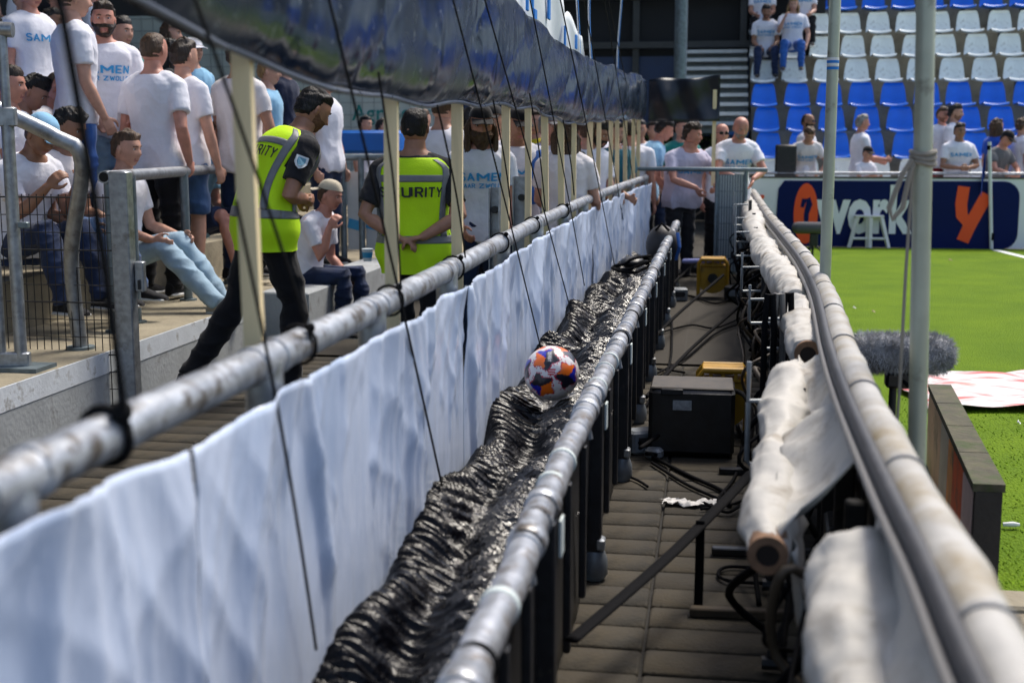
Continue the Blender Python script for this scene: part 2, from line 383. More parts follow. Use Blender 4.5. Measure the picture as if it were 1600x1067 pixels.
def make_person(label, px=None, py=None, Y=None, H=1.76, face=-90, group='spectators', tier=1, skin='light', hair='short', hairc='dark',
                beard=0.0, hat=None, hatc='black', top='white', bottom='jean', shoe='black', lean=0, hp=0, hy=0, legs='stand', shorts=False,
                aL=None, aR=None, handL=None, handR=None, curl=35, txt=None, back_txt=None, vest=False, sleeve=0.62, width=1.0, rootxyz=None,
                glasses=False, trim=None, belly=0.0, knees=None, roll=0, shirt_len=-.10, scarf=False, dz=0.0, child=False, patch=False):
    rnd = random.Random(label)
    k = H / 1.78
    NR = {0: 28, 1: 18, 2: 12}[tier]
    # --- legs
    hipz = .93
    if legs == 'sit': hipz = .50
    elif legs == 'low': hipz = .40
    LG = {'stand': [((.10, .015, -.44), (.115, -.02, -.86)), ((-.10, .015, -.44), (-.115, -.02, -.86))],
          'sit': [((.15, .42, .0), (.16, .44, -.43)), ((-.15, .42, .0), (-.16, .44, -.43))],
          'low': [((.14, .40, .08), (.15, .52, -.33)), ((-.14, .40, .08), (-.15, .52, -.33))],
          'stride': [((.10, .12, -.42), (.10, .08, -.86)), ((-.12, -.10, -.43), (-.14, -.42, -.80))]}[legs]
    if knees: LG = knees
    pel = np.array([0, 0, hipz])
    # --- spine table
    S = np.linspace(-.14, .72, 87); a0 = rad(lean) * sstep(S, -.02, .34)
    ds = S[1] - S[0]
    yy = np.concatenate([[0], np.cumsum(np.sin((a0[1:] + a0[:-1]) / 2) * ds)]); zz = np.concatenate([[0], np.cumsum(np.cos((a0[1:] + a0[:-1]) / 2) * ds)])
    i0 = np.argmin(abs(S)); yy -= yy[i0]; zz -= zz[i0]
    def spine(s):
        a = np.interp(s, S, a0)
        return pel + np.array([0, np.interp(s, S, yy), np.interp(s, S, zz)]), np.array([0, math.cos(a), -math.sin(a)]), np.array([0, math.sin(a), math.cos(a)])
    ts = [-.12, -.03, .03, .10, .18, .27, .36, .43, .48, .515, .545, .575, .64]
    ta = [.140, .168, .170, .160, .152, .160, .174, .184, .178, .142, .092, .064, .058]
    tb = [.095, .112, .114, .108, .105, .112, .120, .118, .105, .088, .072, .062, .060]
    def T(s, th, off=0.0):
        c, f, u = spine(s)
        a = np.interp(s, ts, ta) * width + off; b = np.interp(s, ts, tb) * (0.5 + .5 * width) + off
        cx, cy = math.cos(th), math.sin(th)
        ex = 0.82
        x = math.copysign(abs(cx) ** ex, cx) * a; y = math.copysign(abs(cy) ** ex, cy) * b
        if belly and cy > 0: y += belly * cy * math.exp(-((s - .08) / .14) ** 2)
        return c + np.array([1, 0, 0]) * x + f * y
    def torso_rings(s0, s1, n, off):
        return [[T(s, 2 * math.pi * i / NR, off(s) if callable(off) else off) for i in range(NR)] for s in np.linspace(s0, s1, n)]
    c48, f48, u48 = spine(.455)
    def chest(v): return np.array([v[0], 0, 0]) + f48 * v[1] + u48 * v[2]
    # --- arms: directions in the chest frame
    REST = ((.16, -.04, -1), (.05, .25, -1))
    aL = aL or REST; aR = aR or REST
    arms = []
    for sx, a in ((-1, aL), (1, aR)):
        sh = c48 + chest((sx * .178 * width, 0, 0))
        e = chest((sx * a[0][0], a[0][1], a[0][2])); e /= np.linalg.norm(e)
        el = sh + e * .285
        g = chest((sx * a[1][0], a[1][1], a[1][2])); g /= np.linalg.norm(g)
        arms.append((sx, sh, el, el + g * .25, e, g))
    # --- body
    B = MB()
    B.loft(torso_rings(-.10, .64, 14, -.006))
    for sx, sh, el, wr, e, g in arms:
        B.tube([sh - e * .02, sh + e * .08, sh + e * .17, el, el + g * .07, el + g * .16, wr], [.055, .053, .047, .041, .043, .036, .027], 10, ball=True)
    for sx, sh, el, wr, e, g in arms:
        B.tube([spine(.535)[0] + np.array([sx * .03, 0, 0]), sh + u48 * .012], [.055, .05], 10, ball=True)
    for (kn, an) in LG:
        hip = pel + np.array([math.copysign(.09, kn[0]), 0, -.02]); kn = pel + np.array(kn); an = pel + np.array(an)
        B.tube([hip, hip * .6 + kn * .4, kn, kn * .75 + an * .25, kn * .3 + an * .7, an], [.085, .078, .055, .058, .042, .036], 12, ball=True)
    # hands
    for idx, (sx, sh, el, wr, e, g) in enumerate(arms):
        hd = (handL if sx < 0 else handR)
        g2 = g if hd is None else chest((sx * hd[0], hd[1], hd[2])) / np.linalg.norm(hd)
        inn = chest((-sx, 0, 0)); nrm = inn - g2 * (inn @ g2)
        if np.linalg.norm(nrm) < .35: nrm = chest((0, 0, -1)) - g2 * (chest((0, 0, -1)) @ g2)
        nrm /= np.linalg.norm(nrm); side = np.cross(g2, nrm)
        if side @ chest((0, 1, .3)) < 0: side = -side            # thumb side looks forward
        pm = wr + g2 * .045
        B.tube([wr - g2 * .01, wr + g2 * .02, pm, wr + g2 * .088], [.027, .03, .04, .037], 10, sq=.45, upv=nrm)
        fr = .0095 if tier == 0 else .0115
        for q, (off, ln) in enumerate(((.030, .072), (.010, .082), (-.010, .076), (-.029, .060))):
            b0 = wr + g2 * .082 + side * off
            P = [b0]; a = rad(curl * .5)
            for seg in (.45, .32, .23):
                P.append(P[-1] + (g2 * math.cos(a) + nrm * math.sin(a)) * ln * seg); a += rad(curl)
            B.tube(P, [fr, fr * .95, fr * .9, fr * .75], 6, ball=True)
        t0 = wr + g2 * .03 + side * .028
        B.tube([t0, t0 + side * .026 + g2 * .022 + nrm * .01, t0 + side * .034 + g2 * .048 + nrm * .022, t0 + side * .03 + g2 * .07 + nrm * .032], [.014, .0125, .0115, .009], 6, ball=True)
    root = rootobj = None
    # --- head placement
    cN, fN, uN = spine(.56)
    hc_ang = rad(lean) * .35 + rad(hp)           # the head lifts back against the lean
    Mh = np.array(Matrix.Rotation(rad(hy), 3, 'Z') @ Matrix.Rotation(rad(roll), 3, 'Y') @ Matrix.Rotation(-hc_ang, 3, 'X'))
    base = cN + uN * .03
    hs = 1.0 * (1.12 if child else 1.0)
    hc = base + Mh @ np.array([0, .018, .115]) * hs
    headtop = hc + Mh @ np.array([0, -.01, .122]) * hs
    def HP(p): return (np.asarray(p) * hs) @ Mh.T + hc
    # --- root in the world
    rz = rad(face - 90)
    if rootxyz is None:
        W = atY(px, py, Y)
        ht = headtop * k
        c, s_ = math.cos(rz), math.sin(rz)
        off = np.array([c * ht[0] - s_ * ht[1], s_ * ht[0] + c * ht[1], ht[2]])
        if hat: off[2] += .015
        rootxyz = W - off; rootxyz[2] += dz
    root = thing('person', label, 'person', rootxyz, rz, group)
    root.scale = (k, k, k)
    # --- body mesh : remesh, then add the head
    nu, nv = {0: (64, 52), 1: (40, 32), 2: (24, 20)}[tier]
    D = dirs(nu, nv)
    sk = skin_mat(skin); hm = hair_mat(hairc)
    bo = B.build('body', [sk, EYEW, IRIS, LIP, hm], root)
    hdV = HP(headshape(D)); hf = gridfaces(nu, nv)
    HB = MB()
    hp0 = headshape(D)
    fm = []
    for f in hf:
        c = hp0[list(f)].mean(0)
        fm.append(3 if (c[1] > .07 and abs(c[0]) < .024 and -.079 < c[2] < -.060) else 0)
    HB.add(hdV, hf); HB.m = fm
    HB.tube([base - uN * .06, base + uN * .0, HP((0, -.012, -.05))], [.06, .056, .054], 14)
    for sx in (-1, 1):
        HB.sphere((0, 0, 0), (.009, .017, .031), 8, 6); HB.v[-1] = HP(HB.v[-1] @ np.array(Matrix.Rotation(sx * .35, 3, 'Z')).T + np.array([sx * .077, -.008, -.004]))
        if tier < 2 or True:
            HB.sphere((0, 0, 0), .0125, 8, 6, 1); HB.v[-1] = HP(HB.v[-1] + np.array([sx * .031, .0735, .007]))
            HB.sphere((0, 0, 0), .0066, 6, 5, 2); HB.v[-1] = HP(HB.v[-1] + np.array([sx * .031, .0815, .0065]))
            HB.tube(HP(np.array([(sx * .016, .097, .0235), (sx * .031, .0945, .028), (sx * .048, .081, .0235)])), [.0035, .0042, .002], 5, mi=4)
    hmesh = HB.mesh('h', [])
    def post(co, no, me, HB=HB, hmesh=hmesh, n=root):
        V = np.concatenate(HB.v); n0 = len(co)
        pol = [tuple(p.vertices) for p in me.polygons]
        allv = np.concatenate([co, V]); fs = pol + [tuple(i + n0 for i in f) for f in HB.f]
        mi = [0] * len(pol) + list(HB.m)
        me.clear_geometry(); me.from_pydata(allv.tolist(), [], fs); me.polygons.foreach_set('material_index', mi)
        return None
    queue_remesh(bo, {0: .0075, 1: .0115, 2: .02}[tier], {0: 3, 1: 2, 2: 1}[tier], post)
    bpy.data.meshes.remove(hmesh)
    # --- shirt
    ease = {0: .016, 1: .018, 2: .02}[tier]
    SM = MB()
    SM.loft(torso_rings(shirt_len, .545, 20, lambda s: ease + .016 * sstep(-s, -.18, .1)))
    for sx, sh, el, wr, e, g in arms:
        L = .285 * sleeve if sleeve <= 1 else .285
        pts = [sh - e * .03, sh + e * .06, sh + e * (L * .75), sh + e * L]; rr = [.066, .072, .068, .066]
        if sleeve > 1: pts += [el + g * .06, el + g * .22]; rr = [.066, .070, .062, .056, .056, .045]
        SM.tube(pts, rr, 14)
        SM.sphere(sh, .071, 14, 10)
        SM.tube([spine(.505)[0] + np.array([sx * .05, 0, 0]), spine(.50)[0] + np.array([sx * .10, 0, 0]), sh + u48 * .004], [.066, .070, .070], 14, ball=True)
    so_ = SM.build('shirt', [CL[top]] + ([CL[trim]] if trim else []), root)
    sd_ = rnd.randint(0, 9)
    amp = {0: .014, 1: .014, 2: .011}[tier]
    def spost(co, no, me, sd_=sd_, amp=amp):
        wv = wnoise(co, 11, (1, 1, .42), sd_); wv2 = wnoise(co, 24, (1.0, 1.0, .7), sd_ + 3)
        low = .55 + .9 * sstep(-(co[:, 2] - pel[2]), -.42, .05)
        return co + no * (amp * low * (-(abs(wv) ** .5) * 1.5 + .9) + .35 * amp * (.6 - abs(wv2) ** .6))[:, None]
    queue_remesh(so_, {0: .0085, 1: .0125, 2: .019}[tier], {0: 3, 1: 2, 2: 1}[tier], spost)
    # --- trousers
    TM = MB()
    TM.loft(torso_rings(-.14, .05, 7, .0))
    for (kn, an) in LG:
        sxx = math.copysign(1, kn[0]); hip = pel + np.array([sxx * .088, 0, -.03]); kn = pel + np.array(kn); an = pel + np.array(an)
        if shorts: TM.tube([hip, hip * .6 + kn * .4, kn * .92 + hip * .08], [.105, .1, .092], 14)
        else: TM.tube([hip, hip * .6 + kn * .4, kn, kn * .65 + an * .35, kn * .2 + an * .8, an + (an - kn) * .03], [.103, .096, .078, .074, .062, .060], 14)
    to = TM.build('trousers' if not shorts else 'shorts', CL[bottom], root)
    def tpost(co, no, me, sd_=sd_):
        wv = wnoise(co, 17, (.6, .6, 1.2), sd_ + 2)
        return co + no * (.011 * (-(abs(wv) ** .55) * 1.4 + .8))[:, None]
    queue_remesh(to, {0: .011, 1: .014, 2: .02}[tier], 2, tpost)
    # --- shoes
    for (kn, an) in LG:
        kn = pel + np.array(kn); an = pel + np.array(an)
        tip = 0.0
        SH = MB(); zf = an[2] - .07
        rings = []
        for (y, hw, h) in ((-.075, .025, .05), (-.06, .036, .085), (0, .038, .095), (.06, .044, .072), (.12, .048, .05), (.17, .04, .038), (.195, .02, .022)):
            rings.append([np.array([an[0] + hw * math.cos(t) * (1 if math.sin(t) > -.2 else 1.05), an[1] + y, zf + h / 2 + h / 2 * max(-.95, math.sin(t))]) for t in np.arange(12) * math.pi / 6])
        SH.loft(rings)
        SH.box((an[0], an[1] + .058, zf + .004), (.088, .255, .022), mi=1, bev=.009)
        SH.build('shoe', [CL[shoe], mat('sole', (.6, .6, .58), .7)], root)
    # --- hair, beard, hat
    p0 = headshape(D)
    if hair != 'bald':
        th = {'short': .012, 'buzz': .004, 'fade': .008, 'full': .02, 'long': .02, 'pony': .014, 'receding': .007}[hair]
        line = np.where(p0[:, 1] > .02, .058 - .0 * p0[:, 1], np.where(p0[:, 1] > -.03, .058 - (0.02 - p0[:, 1]) / .05 * .085, -.060))
        if hair == 'receding': line = np.where(p0[:, 1] > -.02, .13, np.where(p0[:, 1] > -.055, .055, -.06)) - .06 * (abs(p0[:, 0]) > .055) * (p0[:, 1] < .02)
        m = p0[:, 2] - line
        if hair in ('long',): m = np.maximum(m, np.where((p0[:, 1] < .02), .02, -.05))
        t = th * sstep(m, 0, .03) * (1 + .5 * wnoise(p0, 55, seed=sd_) + .35 * wnoise(p0, 120, seed=sd_ + 2)) - .0015
        if hat: t = np.minimum(t, .004)
        if hair == 'fade': t = t + .012 * sstep(p0[:, 2], .04, .1)
        if hair in ('full', 'short') and not hat: t = t + .012 * sstep(p0[:, 2], .06, .11) * (p0[:, 1] > -.02)
        keep = m > -.006
        V, Fc = compact(HP(p0 + D * t[:, None]), gridfaces(nu, nv, keep))
        HM = MB(); HM.add(V, Fc)
        if hair in ('long', 'pony'):
            if hair == 'long':
                nl = {0: 60, 1: 46, 2: 24}[tier]
                for i in range(nl):
                    a = math.pi * (-.12 + 1.24 * i / (nl - 1)) ; rr = rnd.uniform(.9, 1.1); ln = rnd.uniform(.17, .27)
                    st = np.array([.078 * math.cos(a) * rr, -.05 * math.sin(a) * rr - .01, rnd.uniform(-.02, .03)])
                    P = [HP(st)]
                    wv = rnd.uniform(0, 6)
                    for q in range(1, 6):
                        P.append(HP(st + np.array([.022 * math.cos(a) + .006 * math.sin(wv + q), -.03 * math.sin(a) * q / 5 - .012 * q / 5 + .02 * (math.sin(a) < .1) , 0])) + np.array([0, 0, -ln * q / 5]))
                    HM.tube(P, [.012, .014, .014, .012, .009, .003], 5)
            else:
                for i in range(14):
                    st = np.array([rnd.uniform(-.02, .02), -.105, rnd.uniform(.02, .05)]); P = [HP(st)]; q0 = rnd.uniform(-.02, .02)
                    for q in range(1, 6): P.append(HP(st + np.array([q0 * q / 3, -.045 * math.sin(q * .5), 0])) + np.array([0, 0, -.045 * q]))
                    HM.tube(P, [.01, .014, .015, .013, .009, .003], 5)
        HM.build('hair', hm, root)
    if beard > 0:
        m = np.minimum(np.where(p0[:, 1] > .045, -.030, -.030 + (.045 - p0[:, 1]) * .7) - p0[:, 2], (p0[:, 1] + .012)) ; m = m if beard > .015 else np.where((abs(p0[:, 0]) < .022) & (p0[:, 2] > -.083) & (p0[:, 2] < -.057), -.01, m)
        t = beard * sstep(m, 0, .02) * (1 + .3 * wnoise(p0, 80, seed=sd_)) - .001
        V = p0 + D * t[:, None]
        if beard > .02: V[:, 2] -= 1.8 * beard * sstep(-p0[:, 2], .06, .118) * sstep(p0[:, 1], .0, .06)
        V, Fc = compact(HP(V), gridfaces(nu, nv, m > -.004))
        MB().add(V, Fc).build('beard' if beard > .003 else 'stubble', hm if beard > .003 else mat('stubble_' + skin, tuple(.45 * a_ for a_ in SKIN[skin]), .7, var=.3, vscale=90, spec=.2), root)
    if hat:
        HT = MB()
        bucket = hat == 'bucket'
        def hatp(u, v):
            a = u * 2 * math.pi; e = rad(20) + v * rad(69.9)
            d = np.array([[math.cos(a) * math.cos(e), math.sin(a) * math.cos(e), math.sin(e)]])
            return HP(headshape(d)[0] * np.array([1.12, 1.08, 1.1]) + np.array([0, -.002, .012]))
        HT.grid(24, 8, hatp, 0, True)
        sgn = -1 if hat == 'backcap' else 1
        a0_, a1_ = ((math.pi * .18, math.pi * .82) if not bucket else (0, 2 * math.pi))
        rows = []
        for r_ in (0, .5, 1.0):
            rows.append([HP(np.array([.084 * math.cos(t) * (1 + (.35 * r_ if bucket else 0)), sgn * (.100 * math.sin(t) + (.075 * r_ if not bucket else .04 * r_ * math.sin(t))), .052 - (.016 if not bucket else .035) * r_ - .012 * abs(math.cos(t)) * r_])) for t in np.linspace(a0_, a1_, 14)])
        rows2 = [[p - Mh @ np.array([0, 0, .005]) for p in r] for r in rows]
        HT.loft(rows + rows2[::-1], 0, cap=False, closed=False)
        HT.build('cap' if not bucket else 'hat', CL[hatc], root)
    if glasses:
        G = MB()
        for sx in (-1, 1):
            G.box((0, 0, 0), (.05, .006, .032), bev=.003); G.v[-1] = HP(G.v[-1] + np.array([sx * .031, .1, .007]))
            G.tube(HP(np.array([(sx * .056, .1, .012), (sx * .078, .05, .012), (sx * .08, -.01, .008)])), .003, 5)
        G.build('sunglasses', mat('dark_lens', (.01, .01, .012), .1), root)
    if scarf:
        SC = MB()
        for sx in (-1, 1):
            SC.tube([T(.52, math.pi / 2 + sx * 1.6, .03), T(.50, math.pi / 2 + sx * .9, .03), T(.40, math.pi / 2 + sx * .35, .035), T(.24, math.pi / 2 + sx * .28, .035), T(.10, math.pi / 2 + sx * .3, .05)], [.03, .035, .036, .04, .04], 8, sq=.35)
        SC.build('scarf', CL['brightjean'], root)
    if patch:
        sx, sh, el, wr, e, g = arms[1]
        o_ = np.array([1, 0, 0]) - e * e[0]; o_ /= np.linalg.norm(o_); o_ = o_ * .9 + chest((0, -.45, 0)); o_ -= e * (o_ @ e); o_ /= np.linalg.norm(o_); s_ = np.cross(e, o_)
        for nm, sc_, m_, d_ in (('sleeve_badge', .034, mat('badge_white', (.6, .66, .7), .6), .084), ('badge_centre', .022, mat('badge_blue', (.12, .30, .42), .6), .086)):
            pts = [(-1, -1), (1, -1), (1.05, .2), (.6, .9), (0, 1.3), (-.6, .9), (-1.05, .2)]
            MB().add([sh + e * (.105 + q[1] * sc_) + s_ * q[0] * sc_ + o_ * (d_ - .35 * sc_ * q[0] ** 2) for q in pts], [tuple(range(7))]).build(nm, m_, root, smooth=False)
    # --- print on the shirt
    def wrap_text(t, s_mid, hgt, front, wmax, name, m, off, bold=.016, th0=0.0):
        V, Fc, lay = stroke_text(t)
        wd = V[:, 0].max() - V[:, 0].min(); sc = min(hgt, wmax / wd)
        x = (V[:, 0] - V[:, 0].min() - wd / 2) * sc; y = V[:, 1] * hgt
        out = []
        for xx, y_, l_ in zip(x, y, lay):
            arc = xx / .155
            th_ = (math.pi / 2 - arc + th0) if front else (-math.pi / 2 + arc + th0)
            # front seen from the front: text runs to the viewer's right = the person's left
            th_ = (math.pi / 2 + arc + th0) if front else th_
            out.append(T(s_mid + y_, th_, off + l_ * .0006))
        MB().add(np.array(out), Fc).build(name, m, root, smooth=False)
    if txt:
        off = ease + .010
        wrap_text(txt[0], .335, .052, True, .25, 'print', PRINT, off)
        if len(txt) > 1: wrap_text(txt[1], .285, .03, True, .24, 'print', PRINT, off)
    if back_txt: wrap_text(back_txt, .310, .055, False, .25, 'print', PRINTK, ease + .030)
    # --- high-visibility vest with tape
    if vest:
        VM = MB(); vo = lambda s: ease + .011 + .026 * sstep(-s, -.25, .14)
        n = 56
        def vp(s, th, o=0.0):
            q = T(s, th, vo(s) + o)
            wv = wnoise(q[None], 13, (1, 1, .4), 4)[0]
            return q + (q - spine(s)[0]) * (.07 * (-(abs(wv) ** .5) + .55) * (1.3 - sstep(s, 0, .4)))
        SR = list(np.linspace(-.16, .45, 30)) + [.475, .495, .51, .522, .533]
        rows = [[vp(s, 2 * math.pi * i / n) for i in range(n)] for s in SR]
        # the armholes are cut: no faces round the arms between chest and shoulder top
        V = np.array(rows).reshape(-1, 3); Fc = []
        for j in range(len(SR) - 1):
            for i in range(n):
                c = math.cos(2 * math.pi * (i + .5) / n)
                if .30 < SR[j] < .475 and abs(c) > .93: continue
                i2 = (i + 1) % n; Fc.append((j * n + i, j * n + i2, (j + 1) * n + i2, (j + 1) * n + i))
        VM.add(V, Fc); vo_ = VM.build('safety_vest', CL['hivis'], root, auto=False)
        vo_.modifiers.new('t', 'SOLIDIFY').thickness = .003
        def band(s0, s1, t0, t1, nn, name='reflective_band'):
            ss = np.linspace(s0, s1, 5); tt = np.linspace(t0, t1, nn)
            V = np.array([[vp(s, t, .003) for t in tt] for s in ss])
            b = MB().gridV(V, nn, 5).build(name, CL['reflect'], vo_)
            b.modifiers.new('t', 'SOLIDIFY').thickness = .002
        band(.04, .085, 0, 2 * math.pi, 57)
        band(.395, .435, -math.pi + .45, -.45, 25)
        band(.395, .435, .45, math.pi - .45, 25)
        for sx in (-1, 1):
            for fb in (-1, 1):
                tt = fb * math.pi / 2
                # shoulder straps run from the chest up over the shoulder
                ss = np.linspace(.08, .525, 26)
                lo_, hi_ = (.84, 1.12)
                V = np.array([[vp(s, tt + sx * q * (1.0 if s < .48 else 1 - (s - .48) * 3), .004) for q in np.linspace(lo_, hi_, 5)] for s in ss])
                b = MB().gridV(V, 5, 26).build('reflective_band', CL['reflect'], vo_)
                b.modifiers.new('t', 'SOLIDIFY').thickness = .002
        if trim is None:
            pass
    return root
# ------------------------------------------------------------------ setting materials
GALV = mat('galvanised_steel', (0.34, 0.36, 0.38), 0.42, 0.75, var=.25, vscale=26, bump=.10, bscale=60, dirt=((.16, .15, .13), 9, .55, .72))
GALVP = mat('worn_steel_pipe', (0.40, 0.42, 0.45), 0.42, 0.55, var=.3, vscale=18, bump=.2, bscale=50, dirt=((.13, .11, .09), 16, .50, .62))
GALVD = mat('dull_steel', (0.16, 0.20, 0.22), 0.5, 0.6, var=.25, vscale=20, bump=.08, bscale=60)
CONC = mat('concrete', (0.27, 0.235, 0.165), 0.9, var=.2, vscale=7, bump=.4, bscale=50, dirt=((.10, .085, .06), 3.5, .5, .72))
CONCW = mat('pale_concrete_wall', (0.34, 0.36, 0.37), 0.85, var=.12, vscale=5, bump=.3, bscale=40, dirt=((.12, .11, .09), 5, .56, .75))
WPAINT = mat('white_edge_paint', (0.62, 0.66, 0.70), 0.7, var=.08, vscale=9, bump=.2, bscale=60, dirt=((.22, .20, .17), 9, .56, .7))
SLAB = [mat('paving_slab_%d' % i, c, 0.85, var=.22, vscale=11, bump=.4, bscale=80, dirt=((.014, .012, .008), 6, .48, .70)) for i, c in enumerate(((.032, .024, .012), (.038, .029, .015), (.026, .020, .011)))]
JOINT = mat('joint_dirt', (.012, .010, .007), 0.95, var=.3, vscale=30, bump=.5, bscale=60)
BLACKP = mat('black_plastic', (.012, .012, .013), 0.38, var=.3, vscale=20, bump=.1, bscale=90)
BLACKM = mat('black_steel', (.018, .018, .02), 0.5, 0.2, var=.3, vscale=25, bump=.1, bscale=90, dirt=((.07, .06, .05), 10, .6, .75))
BLACKR = mat('black_rubber', (.005, .005, .006), 0.85, spec=.08, bump=.15, bscale=120)
CORDM = mat('black_cord', (.004, .004, .005), 0.85, spec=.2, bump=.4, bscale=300)
WOOD = mat('pine_slat', (0.80, 0.64, 0.37), 0.65, var=.16, vscale=22, bump=.15, bscale=60, stretch=(1, 1, .12))
WHITEP = mat('white_plastic', (.72, .72, .72), .4, var=.05, vscale=12)

# ------------------------------------------------------------------ ground, pitch, paving
g = struct(MB().gridV(np.array([[(-300, -200, -.03), (300, -200, -.03)], [(-300, 600, -.03), (300, 600, -.03)]], float), 2, 2).build('ground', mat('earth', (.09, .08, .06), .95, var=.2, vscale=2)))
def grass_mat():
    m = bpy.data.materials.new('turf'); m.use_nodes = True; t = m.node_tree; b = t.nodes['Principled BSDF']
    tc = t.nodes.new('ShaderNodeTexCoord')
    n1 = t.nodes.new('ShaderNodeTexNoise'); n1.inputs['Scale'].default_value = 1.6; n1.inputs['Detail'].default_value = 6
    mp = t.nodes.new('ShaderNodeMapping'); mp.inputs['Scale'].default_value = (90, 34, 40)
    n2 = t.nodes.new('ShaderNodeTexNoise'); n2.inputs['Scale'].default_value = 1.0; n2.inputs['Detail'].default_value = 6
    t.links.new(tc.outputs['Object'], n1.inputs[0]); t.links.new(tc.outputs['Object'], mp.inputs[0]); t.links.new(mp.outputs[0], n2.inputs[0])
    r1 = t.nodes.new('ShaderNodeValToRGB'); r1.color_ramp.elements[0].position = .32; r1.color_ramp.elements[1].position = .68
    r1.color_ramp.elements[0].color = (.095, .175, .004, 1); r1.color_ramp.elements[1].color = (.135, .225, .005, 1)
    r2 = t.nodes.new('ShaderNodeValToRGB'); r2.color_ramp.elements[0].position = .3; r2.color_ramp.elements[1].position = .72
    r2.color_ramp.elements[0].color = (.78, .8, .7, 1); r2.color_ramp.elements[1].color = (1.15, 1.1, 1, 1)
    t.links.new(n1.outputs[0], r1.inputs[0]); t.links.new(n2.outputs[0], r2.inputs[0])
    mx = t.nodes.new('ShaderNodeMix'); mx.data_type = 'RGBA'; mx.blend_type = 'MULTIPLY'; mx.inputs[0].default_value = 1
    t.links.new(r1.outputs[0], mx.inputs[6]); t.links.new(r2.outputs[0], mx.inputs[7]); t.links.new(mx.outputs[2], b.inputs['Base Color'])
    b.inputs['Roughness'].default_value = .9; b.inputs['Specular IOR Level'].default_value = .15
    bp = t.nodes.new('ShaderNodeBump'); bp.inputs['Strength'].default_value = .8; bp.inputs['Distance'].default_value = .03
    t.links.new(n2.outputs[0], bp.inputs['Height']); t.links.new(bp.outputs[0], b.inputs['Normal'])
    return m
TURF = grass_mat()
pitch = struct(MB().gridV(np.array([[(.90, 4.15, 0), (60, 4.15, 0)], [(.60, 18.62, 0), (60, 18.62, 0)]], float), 2, 2).build('pitch', TURF))
# blades near the edge of the pitch, too many to count
rg = np.random.RandomState(3)
N = 9000
yb = 4.2 + (7.5 - 4.2) * rg.rand(N) ** 1.3; xb = .95 + rg.rand(N) * (.35 + yb * .34)
hb = rg.uniform(.006, .013, N); ab = rg.uniform(0, 6.283, N); wb = .0018 + .0005 * yb; ln = rg.normal(0, .012, (N, 2))
c0 = np.stack([xb, yb, np.full(N, -.002)], 1); dx = np.stack([np.cos(ab) * wb, np.sin(ab) * wb, np.zeros(N)], 1)
tp = c0 + np.stack([ln[:, 0], ln[:, 1], hb], 1)
Vb = np.stack([c0 - dx, c0 + dx, tp], 1).reshape(-1, 3)
me = bpy.data.meshes.new('grass'); me.from_pydata(Vb.tolist(), [], np.arange(3 * N).reshape(-1, 3).tolist())
me.materials.append(mat('grass_blade', (.16, .27, .008), .8, var=.35, vscale=3, spec=.15)); go = bpy.data.objects.new('grass', me); col.objects.link(go)
tag(go, 'short mown green grass along the pitch edge', 'grass', kind='stuff')
# white line of the pitch
c0 = atZ(1555, 391, 0); c1 = atZ(1640, 412, 0)
ln_ = MB(); d = (c1 - c0) / np.linalg.norm(c1 - c0); nrm_ = np.array([-d[1], d[0], 0]) * .055
ln_.add([c0 - nrm_ + [0, 0, .005], c0 + d * 8 - nrm_ + [0, 0, .005], c0 + d * 8 + nrm_ + [0, 0, .005], c0 + nrm_ + [0, 0, .005]], [(0, 1, 2, 3)])
struct(ln_.build('corner_line', mat('line_paint', (.75, .78, .75), .8, var=.1, vscale=12)))

def paving_mat():
    m = bpy.data.materials.new('far_paving'); m.use_nodes = True; t = m.node_tree; b = t.nodes['Principled BSDF']
    tc = t.nodes.new('ShaderNodeTexCoord'); br = t.nodes.new('ShaderNodeTexBrick')
    br.offset = 0; br.inputs['Scale'].default_value = 1; br.inputs['Brick Width'].default_value = .57; br.inputs['Row Height'].default_value = .172
    br.inputs['Mortar Size'].default_value = .006
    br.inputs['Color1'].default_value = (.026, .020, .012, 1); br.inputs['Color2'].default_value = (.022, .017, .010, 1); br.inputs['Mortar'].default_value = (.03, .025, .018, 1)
    mp = t.nodes.new('ShaderNodeMapping'); mp.inputs['Location'].default_value = (.165, 0, 0)
    t.links.new(tc.outputs['Object'], mp.inputs[0]); t.links.new(mp.outputs[0], br.inputs[0]); t.links.new(br.outputs[0], b.inputs['Base Color']); b.inputs['Roughness'].default_value = .88
    return m
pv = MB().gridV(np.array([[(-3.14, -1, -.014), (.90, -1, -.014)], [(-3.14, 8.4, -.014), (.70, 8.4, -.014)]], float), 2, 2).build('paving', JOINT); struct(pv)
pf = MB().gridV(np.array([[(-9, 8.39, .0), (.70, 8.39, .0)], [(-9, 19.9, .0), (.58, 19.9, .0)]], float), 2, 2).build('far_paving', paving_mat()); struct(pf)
rn = random.Random(2)
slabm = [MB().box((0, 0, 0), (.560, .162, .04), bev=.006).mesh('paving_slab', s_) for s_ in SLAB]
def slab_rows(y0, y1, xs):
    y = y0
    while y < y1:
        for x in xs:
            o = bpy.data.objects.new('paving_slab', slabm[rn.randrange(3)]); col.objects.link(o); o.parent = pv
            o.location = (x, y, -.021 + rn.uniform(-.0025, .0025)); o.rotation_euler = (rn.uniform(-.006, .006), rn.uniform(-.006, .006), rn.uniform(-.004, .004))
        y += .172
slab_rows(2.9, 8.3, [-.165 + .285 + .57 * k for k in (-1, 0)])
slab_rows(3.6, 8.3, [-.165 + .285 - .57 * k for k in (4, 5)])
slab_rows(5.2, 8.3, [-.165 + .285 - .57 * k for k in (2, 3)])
kb = MB()
